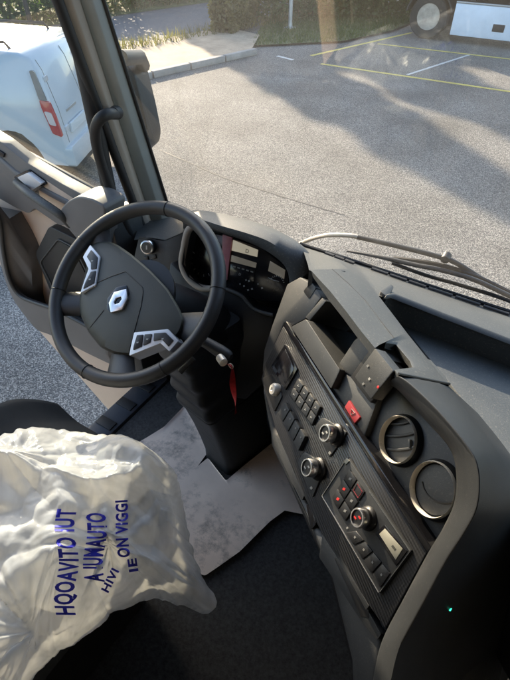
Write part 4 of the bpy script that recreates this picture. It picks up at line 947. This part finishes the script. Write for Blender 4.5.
# ------------------------------------------------------------------ steering column with its gaiter and stalks
col_ = thing('steering_column', 'dark steering column in a soft gaiter rising from the cab floor', 'steering column', (-.64, .88, FLOOR_Z))
def rect(cx, cy, z, hx, hy, k=6, r=.03, sk=0):
    P = rnd([(cx - hx, cy - hy), (cx + hx, cy - hy + sk), (cx + hx, cy + hy + sk), (cx - hx, cy + hy)], r, k); return [V((x, y, z)) for x, y in P]
A = onz(204, 456, FLOOR_Z); Bc = onz(229, 477, FLOOR_Z); Cc = onz(271, 441, FLOOR_Z)
def foot(z, grow=0, sh=(0, 0)):
    P = [(A.x, A.y), (Bc.x, Bc.y), (Cc.x, Cc.y), (A.x + Cc.x - Bc.x, A.y + Cc.y - Bc.y)]; c = (sum(p[0] for p in P) / 4, sum(p[1] for p in P) / 4)
    P = [(c[0] + (x - c[0]) * (1 + grow) + sh[0], c[1] + (y - c[1]) * (1 + grow) + sh[1]) for x, y in P]
    return [V((x, y, z)) for x, y in rnd(P, .022, 5)]
rings = [foot(FLOOR_Z), foot(FLOOR_Z + .05, .0), foot(FLOOR_Z + .12, .02, (-.01, -.004)), foot(FLOOR_Z + .20, .08, (-.02, -.008)), foot(FLOOR_Z + .27, .15, (-.032, -.012)), foot(FLOOR_Z + .30, .20, (-.036, -.014))]
obj('lower_gaiter', sweep(rings), 'gaiter', col_, ang=60)
rings = []
for i in range(43):
    t_ = i / 42; z = FLOOR_Z + .30 + .30 * t_; w_ = .013 * math.sin(t_ * 26) * (1 - t_ * .6)
    rings.append(foot(z, .21 - .18 * t_ ** 1.3 + w_ * 4, (-.036 - .035 * t_, -.014 - .06 * t_)))
gt = obj('upper_gaiter', sweep(rings), 'gaiter', col_, ang=60)
obj('gaiter_seam', tube([p + V((0, 0, 0)) for p in foot(FLOOR_Z + .302, .225, (-.036, -.014))], .004, 8, closed=True), 'rubber', gt)
ax0 = V((-.70, .86, 2.0)); ax1 = WC - NW * .06
obj('column_shroud', tube([ax0.lerp(ax1, q) for q in (0, .2, .5, .8, 1)], [.085, .085, .078, .07, .06], 20), 'black', col_)
stk = [on(x, y, WC - NW * .10, WHEEL.n) for x, y in ((180, 331), (203, 341), (218, 350), (231, 357.5))]
obj('stalk', tube(smooth_path(stk, 5), [.010, .010, .010, .011, .012, .013, .0135, .014, .0145, .015, .0155, .0155, .015, .014, .012, .008], 12), 'dash_dark', col_)
obj('stalk', tube(smooth_path([on(x, y, WC - NW * .09, WHEEL.n) for x, y in ((180, 372), (186, 366), (194, 358))], 5), .007, 10), 'dash_dark', col_)
KY = on(226, 363, WC - NW * .09, WHEEL.n)
obj('key_barrel', lathe(KY + V((-.012, 0, .004)), V((.8, -.5, .1)), [(.010, -.01), (.010, .012), (.006, .014), (0, .014)], 16), 'chrome', col_)
# key tag
kt = thing('key_strap', 'red fabric key strap dangling beside the steering column', 'key strap', KY)
sp_ = [on(x, y, KY, V((0, -1, 0))) for x, y in ((228, 365), (231, 366), (232, 374), (232.5, 384), (234, 395), (235, 404), (235.5, 414))]
S = smooth_path(sp_, 5)
wv_ = [.003 + .004 * min(1, i / 10) * (1 if i < 24 else max(.3, (len(S) - i) / 8)) for i in range(len(S))]
obj('strap', sweep([[p + V((-wv_[i] * math.cos(i * .16), wv_[i] * math.sin(i * .16), 0)), p + V((wv_[i] * math.cos(i * .16), -wv_[i] * math.sin(i * .16), 0)), p + V((wv_[i] * math.cos(i * .16), -wv_[i] * math.sin(i * .16) + .0015, 0)), p + V((-wv_[i] * math.cos(i * .16), wv_[i] * math.sin(i * .16) + .0015, 0))] for i, p in enumerate(S)]), 'red_strap', kt)
obj('key_ring', tube([sp_[1] + V((.006 * math.cos(q), 0, .007 * math.sin(q))) for q in [6.283 * k / 20 for k in range(20)]], .0009, 6, closed=True), 'chrome', kt)

# ------------------------------------------------------------------ driver's seat
seat = thing('driver_seat', 'dark grey fabric driver seat under the plastic bag', 'seat', (-.74, .1, FLOOR_Z))
def cushion(x0, x1, y0, y1, zt, zb, bol):
    nx, ny = 36, 36; rings = []
    def H_(u, v): 
        e = abs(u); z = zt + bol * max(0, (e - .55) / .45) ** 1.5 * (1 - max(0, (e - .85) / .15) ** 2 * 1.4)
        z -= .09 * max(0, (v - .72) / .28) ** 2.2; return z - .004 * (1 - abs(math.cos(v * 12)))
    vs, fs = [], []
    for j in range(ny + 1):
        for i in range(nx + 1):
            u = -1 + 2 * i / nx; v = j / ny; ww = 1 - .20 * max(0, (v - .8) / .2) ** 2.5
            vs.append(V(((x0 + x1) / 2 + (x1 - x0) / 2 * u * ww, y0 + (y1 - y0) * v, H_(u, v))))
    for j in range(ny):
        for i in range(nx): fs.append([j * (nx + 1) + i, j * (nx + 1) + i + 1, (j + 1) * (nx + 1) + i + 1, (j + 1) * (nx + 1) + i])
    bd = [i for i in range(nx + 1)] + [j * (nx + 1) + nx for j in range(1, ny + 1)] + [ny * (nx + 1) + i for i in range(nx - 1, -1, -1)] + [j * (nx + 1) for j in range(ny - 1, 0, -1)]
    o = len(vs); vs += [V((vs[k].x * .97 + (x0 + x1) / 2 * .03, vs[k].y - .01, zb)) for k in bd]; n = len(bd)
    for k in range(n): fs.append([bd[k], o + k, o + (k + 1) % n, bd[(k + 1) % n]])
    fs.append([o + k for k in range(n)]); return vs, fs
obj('seat_cushion', cushion(-1.01, -.47, -.12, .475, 1.965, 1.85, .06), 'seat_fabric', seat, ang=60)
obj('seat_base', box((-.93, -.05, FLOOR_Z), (-.55, .33, 1.83)), 'black', seat, .03)
obj('backrest', prism([(-1.01, -.13, 1.95), (-1.01, -.26, 2.62), (-1.01, -.36, 2.62), (-1.01, -.28, 1.9)], (.54, 0, 0)), 'seat_fabric', seat, .04, 3)
obj('headrest', box((-.87, -.38, 2.64), (-.61, -.27, 2.85)), 'seat_fabric', seat, .035, 3)

# ------------------------------------------------------------------ paper floor protectors
def ply(name, pix, label, seed, z=FLOOR_Z + .004, curl=.012):
    P = [onz(x, y, z) for x, y in rnd(pix, 2, 2)]
    dense = []
    for i in range(len(P)):
        a, b = P[i - 1], P[i]; k = max(1, int((b - a).length / .02)); dense += [a.lerp(b, q / k) for q in range(k)]
    c = sum(dense, V((0, 0, 0))) / len(dense); rings = []
    for s in [q / 14 for q in range(1, 15)]:
        r = []
        for p in dense:
            q = c + (p - c) * s; zz = z + .003 * (1 + noise.noise(q * 9 + V((seed, 0, 0)))) + .006 * max(0, noise.noise(q * 5 + V((0, seed, 0)))) + curl * max(0, s - .8) ** 2 * 20 * max(0, noise.noise(p * 4 + V((seed, seed, 0))))
            r.append(V((q.x, q.y, zz)))
        rings.append(r)
    g = sweep(rings); g[1].pop()
    o = obj(name, g, 'paper', ang=60); return tag(o, label, 'floor paper')
ply('floor_paper', [(187, 404), (208.5, 452), (180, 490), (120, 520), (95, 470), (135, 445), (165, 428)], 'trodden paper floor protector left of the steering column', 3)
ply('floor_paper', [(208, 459), (226, 482), (272, 444), (292, 470), (330, 520), (300, 500), (270, 522), (240, 552), (205, 576), (160, 560), (150, 500), (175, 485)], 'dirty paper floor protector in front of the column foot', 8, FLOOR_Z + .012)
ply('floor_mat', [(450, 640), (520, 600), (640, 640), (600, 740), (470, 700)], 'pale grey mat on the passenger side floor', 5)

# ------------------------------------------------------------------ plastic carrier bag on the seat
OUT = [(-70, 455), (-30, 440), (0, 438), (18, 432), (45, 430), (75, 432), (100, 436), (130, 440), (150, 450), (170, 465), (178, 480), (182, 500), (188, 530), (194, 555), (204, 580), (217, 603), (209, 611), (190, 606), (172, 600), (152, 597), (135, 602), (112, 610), (100, 622), (75, 640), (52, 655), (30, 676), (15, 700), (-40, 730), (-90, 640), (-90, 520)]
def Sz(x, y):     # resting level: flat on the seat, sagging past its right edge
    k = max(0, min(1, (x + .56) / .30)); return 2.035 - .17 * k * k * (3 - 2 * k) + .03 * max(0, min(1, (.2 - y) / .3))
def to_surf(px, py, fn, it=12):
    z = 2.05
    for _ in range(it):
        p = onz(px, py, z); z = .5 * z + .5 * fn(p.x, p.y)
    p = onz(px, py, z); return p
od = []
for i in range(len(OUT)):
    P0, P1, P2, P3 = [V((*OUT[(i + k) % len(OUT)], 0)) for k in (-1, 0, 1, 2)]
    for j in range(14):
        t_ = j / 14; q = .5 * ((2 * P1) + (P2 - P0) * t_ + (2 * P0 - 5 * P1 + 4 * P2 - P3) * t_ * t_ + (3 * P1 - P0 - 3 * P2 + P3) * t_ ** 3)
        q += V((noise.noise(V((q.x * .11, q.y * .11, 3))), noise.noise(V((q.x * .11, q.y * .11, 8))), 0)) * 2.6 + V((noise.noise(V((q.x * .35, q.y * .35, 5))), noise.noise(V((q.x * .35, q.y * .35, 1))), 0)) * .5
        od.append(to_surf(q.x, q.y, Sz))
bc = to_surf(85, 545, Sz)
def facet(p, s, seed):     # crumple: flat facets meeting at sharp creases
    q = V((p.x * s, p.y * s, seed)); q += V((noise.noise(q * .6 + V((9, 0, 0))), noise.noise(q * .6 + V((0, 5, 0))), 0)) * .7
    d = noise.voronoi(q)[0]; return min(.55, d[1] - d[0]) - .2
def rays(p, c, k, seed):  # pull lines fanning out from a gathered point
    dx, dy = p.x - c.x, p.y - c.y; r = math.hypot(dx, dy); a = math.atan2(dy, dx)
    return (abs(noise.noise(V((math.cos(a) * k, math.sin(a) * k, seed + r * 1.5)))) - .25) * min(1, r / .05) * math.exp(-r / .16)
folds = [((-20, 478), (60, 496), (104, 512), .030, .020), ((104, 512), (140, 500), (160, 480), .018, .018), ((0, 600), (22, 622), (38, 640), -.03, .022), ((110, 555), (135, 562), (160, 585), .022, .016), ((118, 440), (148, 470), (150, 500), .016, .02), ((60, 640), (80, 560), (70, 520), .014, .03), ((150, 500), (172, 540), (195, 590), .018, .014)]
KN_ = [to_surf(*q, Sz) for q in ((40, 640), (118, 566), (182, 500), (20, 480), (205, 600))]
FW = [([to_surf(*q, Sz) for q in f[:3]], f[3], f[4]) for f in folds]
def seg_d(p, a, b):
    ab = V((b.x - a.x, b.y - a.y)); ap = V((p.x - a.x, p.y - a.y)); t_ = max(0, min(1, ap.dot(ab) / ab.dot(ab))); d = ap - ab * t_; return d.length
def bagz(p, t):
    dome = .085 * (max(0, 1 - t ** 2.6)) ** .6
    z = dome
    for P, amp, wd in FW:
        d = min(seg_d(p, P[0], P[1]), seg_d(p, P[1], P[2])); z += amp * math.exp(-(d / wd) ** 1.3) * min(1, (1 - t) * 5)
    e = min(1, (1 - t) * 6)
    z += e * (.044 * facet(p, 4.5, 1.3) + .024 * facet(p, 9, 4.1) + .0085 * facet(p, 18, 2.2) + .0018 * facet(p, 36, 6.6) + .025 * noise.noise(V((p.x * 5, p.y * 5, 4))))
    for k_, c_ in enumerate(KN_): z += e * .045 * rays(p, c_, 2.2, k_ * 7.3)
    z += .003 * noise.noise(V((p.x * 45, p.y * 45, 2))) * (1 - e)
    return z
NR = 110; rings = []
ts = [(k / NR) ** .8 for k in range(1, NR + 1)]
for t_ in ts:
    r = []
    for p in od:
        q = bc + (p - bc) * t_; q = V((q.x, q.y, 0)); r.append(V((q.x, q.y, Sz(q.x, q.y) + bagz(q, t_))))
    rings.append(r)
for t_ in (.97, .85, .6, .3, .05):
    r = []
    for p in od:
        q = bc + (p - bc) * t_; r.append(V((q.x, q.y, Sz(q.x, q.y) - .02 - .01 * (1 - t_))))
    rings.append(r)
bag = thing('plastic_bag', 'crumpled white plastic carrier bag with blue lettering on the driver seat', 'bag', (bc.x, bc.y, 1.97))
g = sweep(rings, caps=False); cap = len(g[0]); g[0].append(V((bc.x, bc.y, Sz(bc.x, bc.y) + bagz(V((bc.x, bc.y, 0)), 0)))); n = len(od)
g[1].extend([[cap, j, (j + 1) % n] for j in range(n)])
film_o = obj('bag_film', g, 'bag_film', bag, ang=75)
from mathutils.bvhtree import BVHTree
bv = BVHTree.FromPolygons([tuple(p) for p in g[0]], [f for f in g[1]])
def text_line(body, p0, p1, hgt, wob=0):
    """lettering from pixel p0 to p1, letter tops to the left of that direction"""
    G = font_geo(body, 1.0, 2, .034); xs = [p.x for p in G[0]]; x0, x1 = min(xs), max(xs)
    d = V((p1[0] - p0[0], p1[1] - p0[1])); L = d.length; d /= L; nrm = V((d.y, -d.x))
    vs = []
    for p in G[0]:
        a = (p.x - x0) / (x1 - x0) * L; b = p.y / .72 * hgt; b += wob * math.sin(a * .09)
        px = p0[0] + d.x * a + nrm.x * b; py = p0[1] + d.y * a + nrm.y * b
        dr_ = ray(px, py).normalized(); hit = bv.ray_cast(CAM, dr_, 4)
        vs.append((hit[0] - dr_ * .0016) if hit[0] else CAM + dr_ * 1.05)
    obj('printed_text', (vs, G[1]), 'ink_blue', bag, flat=True)
text_line('HQOAVITO IUT', (75, 615), (76, 509), 19, 2.4)
text_line('A IUMAUTO', (104, 582), (104, 513), 19, 2.2)
text_line('HIVI', (108, 593), (119, 571), 8)
text_line('ON VIGGI', (130, 557), (126, 500), 12, 1)
text_line('IE', (138, 571), (136, 558), 9)
